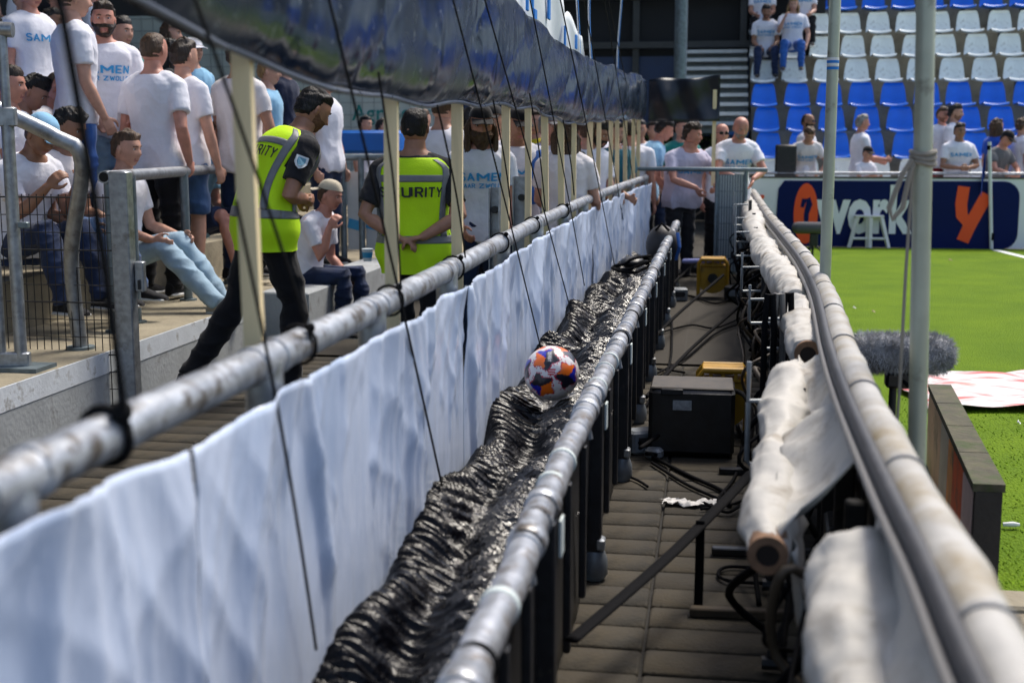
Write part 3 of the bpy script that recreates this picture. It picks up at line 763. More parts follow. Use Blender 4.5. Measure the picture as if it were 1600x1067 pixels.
kb.box((.80, 6.0, -.01), (.16, 3.9, .06), bev=.01); kb.box((1.35, 4.06, -.012), (1.2, .16, .05), bev=.01)
struct(kb.build('kerb', CONC))
pe = MB().gridV(np.array([[(.72, 1, -.006), (9, 1, -.006)], [(.72, 4.14, -.006), (9, 4.14, -.006)]], float), 2, 2).build('verge', mat('gravel_verge', (.20, .17, .12), .95, var=.4, vscale=60, bump=.8, bscale=90)); struct(pe)

# ------------------------------------------------------------------ terrace of the side stand
SX = -3.15
STEPS = [(SX if k == 0 else -4.02 - .84 * (k - 1), -4.02 - .84 * k, .345 + .3 * k) for k in range(12)]
for i, (xa, xb_, z) in enumerate(STEPS):
    hgt = z + .02 if i == 0 else .299
    t_ = MB().box(((xa - 13.5) / 2, 9.9, z - hgt / 2), (xa + 13.5, 13.6, hgt)).build('terrace_step', CONC, smooth=False); struct(t_)
    if i == 0:
        MB().box((xa + .004, 9.9, .287), (.010, 13.58, .112)).build('painted_edge', WPAINT, t_, smooth=False)
        MB().box((xa + .002, 9.9, .115), (.008, 13.58, .228)).build('riser_wall', CONCW, t_, smooth=False)

# ------------------------------------------------------------------ stand behind the goal
TOPS = [248, 208, 168, 130, 93, 56, 20, -16, -52, -88]
DK = [20.3 + .75 * k for k in range(10)]
ZT = [atY(1400, TOPS[k], DK[k] + .25)[2] for k in range(10)]
FZ = [z - .80 for z in ZT]
XA = atY(1180, 150, 21)[0]
GC = mat('grey_terrace_concrete', (.30, .28, .22), .9, var=.2, vscale=4, bump=.3, bscale=30, dirt=((.12, .10, .075), 2, .5, .7))
for k in range(10):
    z = FZ[k]
    t_ = MB().box((XA + 7.5, DK[k] + 2.2, z - .3), (15, 5.0, .6)).build('goal_terrace_step', GC, smooth=False); struct(t_)

# seat prototype: facing local -y, one moulded shell on a bracket
def seat_mesh(c):
    s = MB()
    prof = [(-.20, .40), (-.19, .43), (-.05, .415), (.10, .41), (.16, .43), (.19, .50), (.215, .62), (.235, .74), (.235, .80), (.215, .805)]
    rows = []
    for i, (y, z) in enumerate(prof):
        hw = [.19, .205, .215, .215, .215, .213, .20, .18, .15, .13][i]
        rows.append([np.array([hw * x * (1 if abs(x) < 1 else 1), y + .02 * (x * x) * (-1 if i > 3 else 0), z + (.03 * x * x if i < 5 else 0)]) for x in np.linspace(-1, 1, 9)])
    rows2 = [[p + np.array([0, .012 if i > 3 else 0, -.012 if i <= 4 else 0]) for p in r] for i, r in enumerate(rows)]
    s.loft(rows + rows2[::-1], 0, cap=False, closed=False)
    return s.mesh('shell', c)
SEATW = mat('white_seat_plastic', (.72, .78, .77), .38, var=.08, vscale=5, bump=.03, bscale=30, dirt=((.30, .32, .30), 8, .58, .75))
SEATB = mat('blue_seat_plastic', (.003, .16, .70), .32, var=.12, vscale=5, bump=.03, bscale=30)
SHELL = {'w': seat_mesh(SEATW), 'b': seat_mesh(SEATB)}
BRK = MB().box((0, .05, .2), (.06, .22, .40), bev=.01).mesh('bracket', GALVD)
SR_ = random.Random(4)
def seat(c, loc, rz, label, group):
    r = thing('stadium_seat', label, 'seat', loc, rz + SR_.uniform(-.05, .05), group); r.rotation_euler[0] = SR_.uniform(-.03, .03); r.rotation_euler[1] = SR_.uniform(-.015, .015)
    for nm, m in (('shell', SHELL[c]), ('bracket', BRK)):
        o = bpy.data.objects.new(nm, m); col.objects.link(o); o.parent = r
        if nm == 'shell': m.polygons.foreach_set('use_smooth', [True] * len(m.polygons))
ROWN = ['lowest', 'second', 'third', 'fourth', 'fifth', 'sixth', 'seventh', 'eighth', 'ninth', 'tenth', 'eleventh', 'twelfth']
XS0 = atY(1200, 150, 22.2)[0]
for k in range(10):
    cc = 'b' if k in (1, 2, 3, 7, 8, 9) else 'w'
    for i in range(12):
        x = XS0 + .535 * i - .012 * k
        c_ = cc
        seat(c_, (x, DK[k], FZ[k]), 0, ('blue' if c_ == 'b' else 'pale grey') + ' plastic seat in the %s row behind the goal' % ROWN[k], 'goal stand seats, row %d' % (k + 1))
rn = random.Random(8)
for k in range(2, 12):
    for i in range(16 if k < 6 else 12):
        y = (6.6 if k < 6 else 10.2) + i * .52
        cc = 'w' if (k >= 4) else 'b'
        seat(cc, (STEPS[k][0] - .55, y, STEPS[k][2]), rad(90), ('blue' if cc == 'b' else 'pale grey') + ' plastic seat on the %s step of the side terrace' % ROWN[k], 'side stand seats, step %d' % (k + 1))

# stairs beside the goal stand
x0 = atY(1128, 180, 20.5)[0]; x1 = XA - .06
xw0 = atY(1070, 60, 23)[0]
STB = mat('blue_painted_step', (.006, .07, .20), .6, var=.2, vscale=6, bump=.2, bscale=30); STW = mat('white_stair_slat', (.55, .57, .55), .6, var=.12, vscale=8, dirt=((.2, .19, .17), 6, .6, .75))
st = thing('staircase', 'steel staircase with blue lower treads and white upper treads', 'stairs', (x1, 20, 0))
for i in range(17):
    z = .45 + .168 * i; y = 20.25 + .27 * i
    xa = x0 if i < 8 else xw0
    MB().box(((xa + x1) / 2 - x1, y - 20, z), (x1 - xa, .30, .06)).build('tread', STB if i < 8 else STW, st, smooth=False)
    MB().box(((xa + x1) / 2 - x1, y - 20 + .15, z - .09), (x1 - xa, .02, .14)).build('riser', STB if i < 8 else GALVD, st, smooth=False)
# column and dark wall in the corner
pp = atY(1063, 100, 19.6)
c_ = thing('column', 'round grey steel column in the corner between the stands', 'column', (pp[0], 19.6, 0))
MB().tube([(0, 0, 0), (0, 0, 6)], .095, 20).build('shaft', GALVD, c_)
MB().box((0, 0, .01), (.4, .4, .03)).build('base_plate', GALVD, c_, smooth=False)
bw = thing('corner_wall', 'dark corner wall with blue panels and steel beams', 'wall', (-4.5, 25, 0))
GALVD2 = mat('dark_beam', (.05, .052, .05), .6, .3, var=.2, vscale=5)
DW = mat('dark_wall', (.012, .013, .014), .8, var=.2, vscale=2); BPAN = mat('dark_blue_panel', (.012, .035, .10), .5, var=.15, vscale=3)
MB().box((-7, .2, 4), (27, .2, 8)).build('wall_face', DW, bw, smooth=False)
for i in range(7):
    MB().box((-5.6 + i * 1.7, .05, 2.35), (1.66, .06, 1.5)).build('panel', BPAN, bw, smooth=False)
for z in (3.3, 4.2, 5.2): MB().box((0, -.1, z), (12.4, .14, .12)).build('beam', GALVD2, bw, smooth=False)
for i in range(6): MB().box((-5 + i * 2, -.05, 4.4), (.12, .12, 4)).build('stud', GALVD2, bw, smooth=False)
# green hedge glimpsed above the corner panels
# walls behind the two stands, and an unseen roof added over the side one
ROOF = mat('shade_roof_sheet', (.06, .065, .07), .7, .2, var=.2, vscale=2)
gr_ = thing('goal_stand_wall', 'dark rear wall with stanchions above the goal stand', 'wall', (4, 26.5, 0))
MB().box((0, 5.2, 3.9), (34, .2, 7.8)).build('wall_face', DW, gr_, smooth=False)
for i in range(6): MB().tube([(-13 + i * 5.5, 4.9, 0), (-13 + i * 5.5, 4.9, 7.6)], .12, 12).build('stanchion', GALVD, gr_)
sr_ = thing('unseen_shade_roof', 'unseen dark roof added over the side terrace for shade', 'roof', (-9, 8, 0))  # out of view; added to deepen the blacks and dim reflections
MB().box((0, 0, 8.4), (9.5, 26, .25), ry=.08).build('shade_roof_sheet', ROOF, sr_, smooth=False)
MB().box((-4.85, 0, 4.2), (.2, 26, 8.6)).build('rear_wall', DW, sr_, smooth=False)
wl_ = thing('stand_back_wall', 'dark back wall above the top step of the side terrace', 'wall', (-13.6, 9, 0))
MB().box((0, 0, 4.0), (.2, 13, 8.0)).build('wall_face', DW, wl_, smooth=False)
for i in range(6): MB().box((.14, -5.5 + i * 2.2, 3.6), (.1, .16, 6.2)).build('stud', GALVD, wl_, smooth=False)
for z in (3.0, 4.6, 6.0): MB().box((.2, 0, z), (.05, 12.8, .2)).build('beam', GALVD, wl_, smooth=False)
hb_ = MB(); rr_ = np.random.RandomState(4)
for i in range(900):
    c = np.array([rr_.uniform(-2.6, .1), 24.4 + rr_.uniform(0, .4), rr_.uniform(1.0, 1.75) + rr_.rand() * .1]); a = frame(rr_.normal(size=3)); q = .05
    hb_.add([c - a[0] * q, c + a[1] * q * .5, c + a[0] * q, c - a[1] * q * .5], [(0, 1, 2, 3)])
tag(hb_.build('shrub', mat('shrub_leaf', (.05, .09, .012), .7, var=.4, vscale=4)), 'green leafy shrub behind the corner column', 'shrub')

# ------------------------------------------------------------------ sign wall, blue table and barrier beyond the walkway
sw = thing('sign_wall', 'white netted wall with teal lettering beyond the side stand', 'sign wall', (-6.1, 17.2, 0))
MB().box((0, .1, 1.6), (5.4, .1, 3.2)).build('panel', mat('pale_sign_panel', (.50, .57, .54), .6, var=.08, vscale=3), sw, smooth=False)
V, Fc = text_geo('AgriBedr', .012)
tw = V[:, 0].max(); sc = .30
a = atY(546, 188, 17.1)
MB().add(np.stack([V[:, 0] * sc + a[0] + 6.1, np.full(len(V), .035), V[:, 1] * sc + a[2]], 1), Fc).build('lettering', mat('teal_print', (.01, .23, .22), .6), sw, smooth=False)
a = atY(462, 155, 17.1)
MB().poly([(.2 * math.cos(t) * (1.5 if i % 2 else .7), .16 * math.sin(t) * (1.2 if i % 2 else .8)) for i, t in enumerate(np.arange(10) * .6283)], .03, .04, lambda x, z, y: (x + a[0] + 6.1, y, z + a[2])).build('emblem', mat('yellow_print', (.55, .5, .05), .6), sw, smooth=False)
nw = MB()
for i in range(32): nw.box((-2.6 + i * .165, 0, 1.75), (.008, .008, 2.9))
for i in range(18): nw.box((0, -.004, .35 + i * .165), (5.3, .008, .008))
nw.build('netting', mat('net_grey', (.25, .3, .3), .8), sw, smooth=False)['kind'] = 'stuff'
a = atY(500, 240, 13.4); b = atY(625, 240, 13.4)
bt = thing('dugout_table', 'bright blue covered table beyond the security steward', 'table', ((a[0] + b[0]) / 2, 13.6, 0))
zt = atY(550, 222, 13.4)[2]
MB().box((0, 0, zt), (b[0] - a[0], .9, .24), bev=.03).build('cover', mat('blue_tarp', (.004, .13, .50), .45, var=.1, vscale=4, bump=.2, bscale=12), bt)
for sx in (-1, 1):
    for sy in (-1, 1): MB().box((sx * (b[0] - a[0]) * .46, sy * .4, (zt - .12) / 2), (.05, .05, zt - .12)).build('leg', GALVD, bt, smooth=False)
a = atY(535, 246, 11.6); b = atY(640, 240, 11.6)
br_ = thing('crowd_barrier', 'grey tubular crowd barrier with banner panels by the step', 'barrier', ((a[0] + b[0]) / 2, 11.6, 0))
hw = (b[0] - a[0]) / 2; zb = a[2]
MB().tube([(-hw - .5, 0, zb), (hw + .4, 0, zb)], .032, 10).build('top_rail', GALVD, br_)
for i in range(5): MB().tube([(-hw + i * hw * .55, 0, 0), (-hw + i * hw * .55, 0, zb)], .03, 10).build('post', GALVD, br_)
for i in range(4):
    bp_ = MB().box((-hw + (i + .5) * hw * .55, .12, zb * .62), (hw * .5, .02, zb * .55)).build('banner_panel', mat('white_banner', (.60, .64, .66), .6, var=.1, vscale=3), br_, smooth=False)
    MB().box((-hw + (i + .5) * hw * .55, .105, zb * .52), (hw * .48, .006, .09), ry=.25).build('stripe', mat('sky_stripe', (.05, .35, .65), .6), bp_, smooth=False)

# ------------------------------------------------------------------ advertising hoarding
HY = 18.72
hz1 = atY(1300, 279, HY)[2]
NAVY = mat('navy_board', (.005, .012, .085), .6, spec=.12, var=.08, vscale=3); ORG = mat('orange_print', (.95, .085, .008), .5); WPR = mat('white_print', (.84, .82, .84), .5)
ho = thing('advertising_board', 'long navy advertising board with white and orange lettering behind the pitch', 'billboard', (2.6, HY, 0))
xl = atY(1150, 300, HY)[0]; xr = 8.5
MB().box(((xl + xr) / 2 - 2.6, .05, hz1 / 2), (xr - xl, .08, hz1)).build('backing', WPR, ho, smooth=False)
def hx(px): return atY(px, 330, HY)[0] - 2.6
def hz(py): return atY(1400, py, HY)[2]
nx0, nx1 = hx(1213), hx(1592)
r_ = .22
out = [(nx0 + .05, hz(386)), (nx1 - r_, hz(388))] + [(nx1 - r_ + r_ * math.sin(t), hz(388) + r_ - r_ * math.cos(t)) for t in np.linspace(.2, 1.57, 6)] + [(nx1 - r_ + r_ * math.cos(t), hz(283) - r_ + r_ * math.sin(t)) for t in np.linspace(0, 1.4, 6)] + [(nx1 - r_, hz(283)), (nx0 + .10, hz(283)), (nx0 + .02, hz(296)), (nx0, hz(340))]
MB().poly(out, -.006, .0095, lambda x, z, y: (x, y, z)).build('blue_field', NAVY, ho, smooth=False)
MB().box(((xl + xr) / 2 - 2.6, .05, hz1 + .013), (xr - xl, .10, .022)).build('top_trim', BLACKM, ho, smooth=False)
def ell(cx, cz, rx, rz_, n=32, a0=0, a1=2 * math.pi): return [(cx + rx * math.cos(t), cz + rz_ * math.sin(t)) for t in np.linspace(a0, a1, n, endpoint=False)]
tfh = lambda x, z, y: (x, y, z)
MB().poly(ell(hx(1259), hz(335), hx(1278) - hx(1259), hz(287) - hz(335)), -.013, -.006, tfh).build('orange_emblem', ORG, ho, smooth=False)
hk = MB(); q = [(1253, 325), (1256, 313), (1262, 312), (1264, 320), (1260, 335), (1260, 352), (1264, 362)]
hk.tube([(hx(x), -.014, hz(y)) for x, y in q], [.025, .035, .04, .045, .035, .03, .02], 8, sq=1)
hk.v[-1][:, 1] = -.014 - (hk.v[-1][:, 1] < -.014) * .004
hk.build('emblem_hook', NAVY, ho)
V, Fc = text_geo('work', .035)
wd = V[:, 0].max() - V[:, 0].min()
X = (V[:, 0] - V[:, 0].min()) / wd * (hx(1427) - hx(1274)) + hx(1274); Z = hz(362) + V[:, 1] / V[:, 1].max() * (hz(289) - hz(362))
MB().add(np.stack([X, np.full(len(V), -.012), Z], 1), Fc).build('lettering', WPR, ho, smooth=False)
yl = MB()
def thick(pts, w_):
    P = [np.array((hx(x), hz(y))) for x, y in pts]; L = []; Rr = []
    for i, p in enumerate(P):
        d = P[min(i + 1, len(P) - 1)] - P[max(i - 1, 0)]; d /= np.linalg.norm(d); n = np.array([-d[1], d[0]]) * w_
        L.append(p + n); Rr.append(p - n)
    return [tuple(p) for p in L + Rr[::-1]]
yl.poly(thick([(1541, 303), (1528, 328), (1516, 352), (1506, 376)], .085), -.014, -.006, tfh)
yl.poly(thick([(1504, 291), (1501, 318), (1503, 336), (1512, 346), (1522, 344)], .08), -.0155, -.0065, tfh)
yl.build('orange_letter', ORG, ho, smooth=False)
MB().poly(ell(hx(1190), hz(309), .035, .03), -.008, .0095, tfh).build('orange_dot', ORG, ho, smooth=False)

# white plastic stool, corner flag
p = atZ(1355, 386, 0)
st = thing('plastic_stool', 'grey white plastic step stool on the grass before the advertising board', 'stool', (p[0], p[1], 0))
SG = mat('grey_plastic', (.72, .69, .68), .5, var=.06, vscale=10)
MB().box((0, 0, .44), (.40, .30, .03), bev=.01).build('seat', SG, st)
for sx in (-1, 1):
    for sy in (-1, 1):
        MB().tube([(sx * .16, sy * .12, .43), (sx * .27, sy * .16, .0)], [.035, .03], 4).build('leg', SG, st, smooth=False)
    MB().tube([(sx * .235, -.15, .13), (sx * .235, .15, .13)], .018, 6).build('stretcher', SG, st)
for sy in (-1, 1): MB().tube([(-.235, sy * .155, .13), (.235, sy * .155, .13)], .02, 6).build('stretcher', SG, st)
MB().tube([(0, -.13, .42), (0, -.155, .0)], [.05, .045], 4).build('leg', SG, st, smooth=False)
p = atZ(1549, 389, 0); top = atY(1546, 222, p[1])
cf = thing('corner_flag_post', 'slim white corner flag post with dark bands at the corner line', 'flag post', (p[0], p[1], 0))
MB().tube([(0, 0, 0), (top[0] - p[0], 0, top[2])], .026, 10).build('pole', WHITEP, cf)
MB().tube([(top[0] - p[0], 0, top[2] - .11), (top[0] - p[0], 0, top[2] - .05)], .029, 10).build('band', BLACKR, cf)
MB().tube([(0, 0, .12), (0, 0, .22)], .029, 10).build('band', BLACKR, cf)
MB().grid(8, 5, lambda u, v: np.array([top[0] - p[0] - .03 - .05 * u, .02 + .05 * math.sin(u * 5), top[2] - .08 - .40 * v - .28 * u])).build('flag', CL['blue'], cf)

# railing behind the hoarding
fr_ = thing('spectator_railing', 'thin grey railing along the front of the goal stand', 'railing', (XA, 19.15, 0))
zr = atY(1330, 271, 19.15)[2]
MB().tube([(-.9, 0, zr), (9, 0, zr)], .022, 8).build('top_rail', GALV, fr_)
MB().tube([(-.9, 0, zr - .5), (9, 0, zr - .5)], .016, 8).build('lower_rail', GALV, fr_)
for i in range(7): MB().tube([(-.9 + i * 1.6, 0, 0), (-.9 + i * 1.6, 0, zr)], .022, 8).build('post', GALV, fr_)
p = atY(1228, 275, 19.05); q = atY(1228, 226, 19.05)
sb = thing('loudspeaker_box', 'black loudspeaker box standing by the goal stand railing', 'loudspeaker', (p[0], 19.25, 0))
MB().box((0, 0, q[2] / 2 + .2), (.30, .22, q[2] - .4), bev=.02).build('cabinet', BLACKP, sb)
MB().box((0, -.115, q[2] / 2 + .2), (.24, .01, q[2] - .55)).build('grille', BLACKM, sb, smooth=False)
MB().box((0, 0, .1), (.2, .2, .2)).build('foot', BLACKM, sb, smooth=False)
# ------------------------------------------------------------------ left barrier rail
LR = [(-.853, .7, 1.005), (-.853, 1.41, 1.008), (-.85, 1.82, 1.01), (-.847, 2.29, 1.01), (-.846, 3.05, 1.01), (-.862, 4.38, 1.012), (-.885, 6.4, 1.03), (-.885, 9.6, 1.04), (-.80, 12.2, 1.06), (-.70, 13.7, 1.085)]
def lrail(y): return np.array([np.interp(y, [p[1] for p in LR], [p[0] for p in LR]), y, np.interp(y, [p[1] for p in LR], [p[2] for p in LR])])
lb = thing('barrier_rail', 'long galvanised handrail on posts along the walkway beside the white sheet', 'railing', (-.86, 0, 0))
off = np.array([.86, 0, 0])
MB().tube([p + off for p in [lrail(y) for y in np.linspace(.7, 13.7, 60)]], .034, 20).build('rail_pipe', GALVP, lb)
RING = lambda c, r, w_, mi=None: None
def collar(parent, f, y, r, wdt, m, name='collar', o=off, bulge=1.0):
    d = (f(y + .05) - f(y - .05)); d /= np.linalg.norm(d); c = f(y) + o
    return MB().tube([c - d * wdt / 2, c - d * wdt * .42, c + d * wdt * .42, c + d * wdt / 2], [r * .93, r * bulge, r * bulge, r * .93], 20).build(name, m, parent)
LPOST = [1.42, 2.33, 3.13, 4.12, 5.32, 6.5, 7.7, 8.9, 10.1, 11.3, 12.5, 13.6]
for y in LPOST:
    p = lrail(y) + off
    MB().tube([p - [0, 0, .02], (p[0], y, 0)], .03, 14).build('post', GALV, lb)
    MB().tube([p - [0, 0, .0], (p[0], y, p[2] - .10)], .037, 14).build('tee_socket', GALV, lb)
    MB().tube([(p[0], y, 0), (p[0], y, .012)], .07, 14).build('base_flange', GALV, lb)
    collar(lb, lrail, y - .06, .0375, .03, GALVP)
    collar(lb, lrail, y + .06, .0375, .03, GALVP)

# ------------------------------------------------------------------ white satin sheets tied under the rail
SHEET = mat('satin_sheet', (.57, .64, .78), .19, var=.06, vscale=2.2, bump=.7, bscale=15, stretch=(1, 1, .26), spec=.8, dirt=((.42, .51, .68), 3.6, .47, .68))  # the dirt argument here gives random darker blue patches
bnd = [.8, 1.86, 4.22, 6.62, 9.05, 11.4, 13.6]
NTH = ['flapping open beside the first tie', 'with deep folds beside the first steward', 'rumpled beside the football', 'behind the shining black cable cover', 'beside the coiled black hose', 'at the far end of the handrail']
post_y = np.array(LPOST)
for i in range(6):
    ya, yb2 = bnd[i] + .004, bnd[i + 1] - .004
    nu_, nv_ = int((yb2 - ya) / .012), 46
    U, Vv = np.meshgrid(np.linspace(ya, yb2, nu_), np.linspace(0, 1, nv_))
    dpost = np.min(abs(U[..., None] - post_y), -1)
    gather = np.exp(-(dpost / .09) ** 2)
    ip_ = np.argmin(abs(U[..., None] - post_y), -1); rel = U - post_y[ip_]
    wy = post_y[ip_] + rel * (1 + 1.1 * np.exp(-Vv * 3.2) * np.exp(-(rel / .35) ** 2)) + .03 * np.sin(U * 5.1 + 1.3) + .02 * np.sin(Vv * 5 + U * 3)
    rdg = lambda x: 1 - abs(np.sin(x)) ** .55
    dep = .030 * rdg(wy * 5.9 + .7 * np.sin(U * 1.9) + i) + .018 * rdg(wy * 12.7 + 1.1 + .5 * np.sin(U * 3.7)) + .007 * rdg(wy * 29 + np.sin(U * 7)) + .010 * np.sin(wy * 4.3)
    dep = dep * (.45 + .55 * Vv ** .5) + gather * np.exp(-Vv * 6) * .022
    cr = .007 * rdg(U * 9 + Vv * 7 + 2 * np.sin(U * 2.3 + i)) * np.exp(-Vv * 1.5) + .005 * rdg(U * 14 - Vv * 12 + 2 * np.sin(U * 3)) * np.exp(-((Vv - .4) / .35) ** 2)
    f2 = np.sin(U * 11)
    wn_ = wnoise(np.stack([U, Vv * .3, U * 0], -1), 11, seed=i) * .004
    edge = np.minimum(U - ya, yb2 - U); curl = .04 * np.exp(-(edge / .03)) * Vv * (1 if i == 0 else .4)
    base = np.interp(U, [p[1] for p in LR], [p[0] for p in LR])
    X = np.maximum(base + .033 + 1.25 * dep + 1.4 * cr + wn_ - .035 * Vv ** 1.2 + curl * .5, base + .0335)
    ztop = np.interp(U, [p[1] for p in LR], [p[2] for p in LR]) - .050 + .014 * gather - .010 * np.sin(U * 4.1) ** 2 - .003 * f2
    ztop = ztop + .03 * np.clip(1.9 - U, 0, 1)
    Z = ztop * (1 - Vv) + .20 * Vv
    o = MB().gridV(np.stack([X, U, Z], -1), nu_, nv_).build('fabric_sheet', SHEET, auto=False)
    o.modifiers.new('t', 'SOLIDIFY').thickness = .0015
    tag(o, 'pale blue-white satin sheet ' + NTH[i], 'sheet', 'white sheets along the handrail')

# ------------------------------------------------------------------ front rail with black boards
FR = [(-.345, 1.0, .62), (-.35, 1.89, .62), (-.364, 3.05, .62), (-.368, 4.16, .62), (-.365, 6.1, .62), (-.36, 9, .635), (-.345, 12.8, .66)]
def frail(y): return np.array([np.interp(y, [p[1] for p in FR], [p[0] for p in FR]), y, np.interp(y, [p[1] for p in FR], [p[2] for p in FR])])
fb = thing('front_barrier', 'low steel rail with black boards beside the tiled passage', 'railing', (-.36, 0, 0))
off2 = np.array([.36, 0, 0])
WRAP = mat('taped_pipe', (.42, .43, .45), .34, .55, var=.25, vscale=18, bump=.35, bscale=34, dirt=((.20, .16, .12), 22, .52, .64))
rs = np.random.RandomState(6)
ys = np.linspace(1.0, 12.8, 420)
MB().tube([frail(y) + off2 + [0.003 * math.sin(y * 9), 0, 0] for y in ys], [.031 + .0022 * abs(math.sin(y * 23)) + .002 * rs.rand() for y in ys], 18).build('rail_pipe', WRAP, fb, auto=False)
FP = [1.75, 2.75, 4.08, 5.36, 6.54, 7.75, 9.0, 10.2, 11.4, 12.6]
LABELM = mat('pale_sticker', (.52, .58, .56), .6, var=.08, vscale=20)
DARKB = mat('black_board', (.010, .010, .011), .45, var=.3, vscale=8, bump=.15, bscale=30)
for i, y in enumerate(FP):
    p = frail(y) + off2
    MB().box((p[0] + .005, y, .345), (.055, .062, .50), bev=.006).build('post', BLACKM, fb)
    ft = MB(); ft.tube([(p[0] + .008, y, .10), (p[0] + .008, y, .07), (p[0] + .008, y, .02), (p[0] + .008, y, .0)], [.034, .045, .046, .034], 16); ft.build('foot', mat('grey_foot', (.16, .18, .20), .45, .3, var=.2, vscale=20), fb)
    MB().box((p[0] + .03, y - .01, .125), (.03, .05, .04), bev=.006).build('foot_bracket', GALV, fb)
    for dy in (-.27, .0):
        collar(fb, frail, y + dy + .02, .0405, .06, GALVP, 'clamp', off2)
        MB().tube([p + [.0, dy + .02, -.03], p + [.012, dy + .02, -.09]], .012, 8).build('clamp_bolt', GALV, fb)
    MB().box((p[0] + .040, y + .04, p[2] - .075), (.006, .055, .085)).build('sticker', LABELM, fb, smooth=False)
    if i < len(FP) - 1:
        ya, yb2 = y + .035, FP[i + 1] - .035
        V = np.array([[(np.interp(t, [ya, yb2], [frail(ya)[0], frail(yb2)[0]]) + .36 - .012 + .006 * math.sin(t * 9 + z * 7), t, z) for t in np.linspace(ya, yb2, 24)] for z in np.linspace(.03, .585, 9)])
        o = MB().gridV(V, 24, 9).build('board', DARKB, fb); o.modifiers.new('t', 'SOLIDIFY').thickness = .014
        for k in range(1, 3):
            t = ya + (yb2 - ya) * k / 3
            MB().box((frail(t)[0] + .36 + .012, t, .33), (.02, .035, .46), bev=.004).build('batten', BLACKM, fb)
# small cable ties and tape tabs on the front rail
for i in range(40):
    y = 1.9 + i * .26 + rs.uniform(-.06, .06)
    collar(fb, frail, y, .0365, rs.uniform(.008, .03), [BLACKR, GALVP, LABELM][rs.randint(3)], 'tape_band', off2)

# ------------------------------------------------------------------ black gathered cable cover between rail and sheet
cy = [1.6, 2.46, 3.1, 4.4, 5.6, 7.1, 9, 11, 14]; cz = [.30, .315, .385, .385, .445, .475, .45, .40, .38]
ny, nw_ = 3300, 44
Yg, Wg = np.meshgrid(np.linspace(1.7, 13.0, ny), np.linspace(0, 1, nw_))
xl_, xr_ = -.845, -.385
crest = np.interp(Yg, cy, cz) + .022 * np.sin(Yg * 5.3) + .016 * np.sin(Yg * 9.1 + 1)
swing = .06 * np.sin(Yg * 4.7 + .5) + .035 * np.sin(Yg * 11.3)
wc = .13 + swing                                              # place of the ridge across the cover
prof = np.exp(-((Wg - wc) / .17) ** 2) * .055 - .06 * sstep(wc - Wg, .0, .16) + .025 * np.exp(-((Wg - .62 - .1 * np.sin(Yg * 3.1)) / .16) ** 2) - .035 * np.exp(-((Wg - .42) / .12) ** 2) - .03 * sstep(Wg, .85, 1)
warp = 1.6 * np.sin(Yg * 3.3 + Wg * 4) + 2.4 * Wg * np.sin(Yg * 2.1 + 1) + 1.2 * np.sin(Wg * 7 + Yg * 6.3)
rib = 1.6 * (1 - abs(np.sin(Yg * math.pi / .022 + warp * 2.3)) ** .6) - .6
rib = rib * (.35 + .95 * np.clip(abs(wnoise(np.stack([Yg, Wg * .9, Yg * 0], -1), 7, seed=8)), 0, 1.4))
rib2 = np.sin(Yg * 2 * math.pi / .083 - warp * 2.6 + Wg * 9)
rough_ = wnoise(np.stack([Yg, Wg * .48, Yg * 0], -1), 42, seed=2) + .6 * wnoise(np.stack([Yg, Wg * .48, Yg * 0], -1), 85, seed=5)
Zc = crest - .055 + prof + (1 - .5 * Wg) * .0105 * rib + .006 * rib2 + (.002 + .007 * Wg) * rough_
# the football presses a hollow
Xc = xl_ + (xr_ - xl_) * Wg + .004 * rib2
db = np.sqrt((Xc + .618) ** 2 + (Yg - 5.0) ** 2)
Zc = np.where(db < .16, np.minimum(Zc, .523 - np.sqrt(np.maximum(.1095 ** 2 - np.minimum(db, .1095) ** 2, 0)) + .0 + np.maximum(db - .11, 0) * 2), Zc)
cm = MB().gridV(np.stack([Xc, Yg, Zc], -1), ny, nw_)
wm = ((Wg[:-1, :-1] + .25 * rough_[:-1, :-1] * .5 + .12 * np.sin(Yg[:-1, :-1] * 4)) > .50).astype(int).reshape(-1)
cm.m = wm.tolist()
FOILB = mat('black_film', (.002, .002, .003), .15, bump=.3, bscale=60, spec=.16)
FOILS = mat('crumpled_film', (.008, .006, .004), .09, bump=1.0, bscale=60, spec=.7)
o = cm.build('cable_cover', [FOILB, FOILS], auto=False)
tag(o, 'shiny black gathered plastic film covering the gap beside the white sheets', 'plastic cover')

# ------------------------------------------------------------------ football
bc = np.array([-.618, 5.0, .523]); BR = .110
import bmesh
bm = bmesh.new(); bmesh.ops.create_icosphere(bm, subdivisions=5, radius=BR)
me = bpy.data.meshes.new('football')
phi = (1 + 5 ** .5) / 2
pent = np.array([(0, s1, s2 * phi) for s1 in (-1, 1) for s2 in (-1, 1)] + [(s1, s2 * phi, 0) for s1 in (-1, 1) for s2 in (-1, 1)] + [(s2 * phi, 0, s1) for s1 in (-1, 1) for s2 in (-1, 1)])
pent /= np.linalg.norm(pent[0])
hexc = np.array([(s1, s2, s3) for s1 in (-1, 1) for s2 in (-1, 1) for s3 in (-1, 1)] + [(0, s1 / phi, s2 * phi) for s1 in (-1, 1) for s2 in (-1, 1)] + [(s1 / phi, s2 * phi, 0) for s1 in (-1, 1) for s2 in (-1, 1)] + [(s2 * phi, 0, s1 / phi) for s1 in (-1, 1) for s2 in (-1, 1)], float)
hexc /= np.linalg.norm(hexc, axis=1)[:, None]
view = np.array([.618, -5.0, .9]); view /= np.linalg.norm(view)
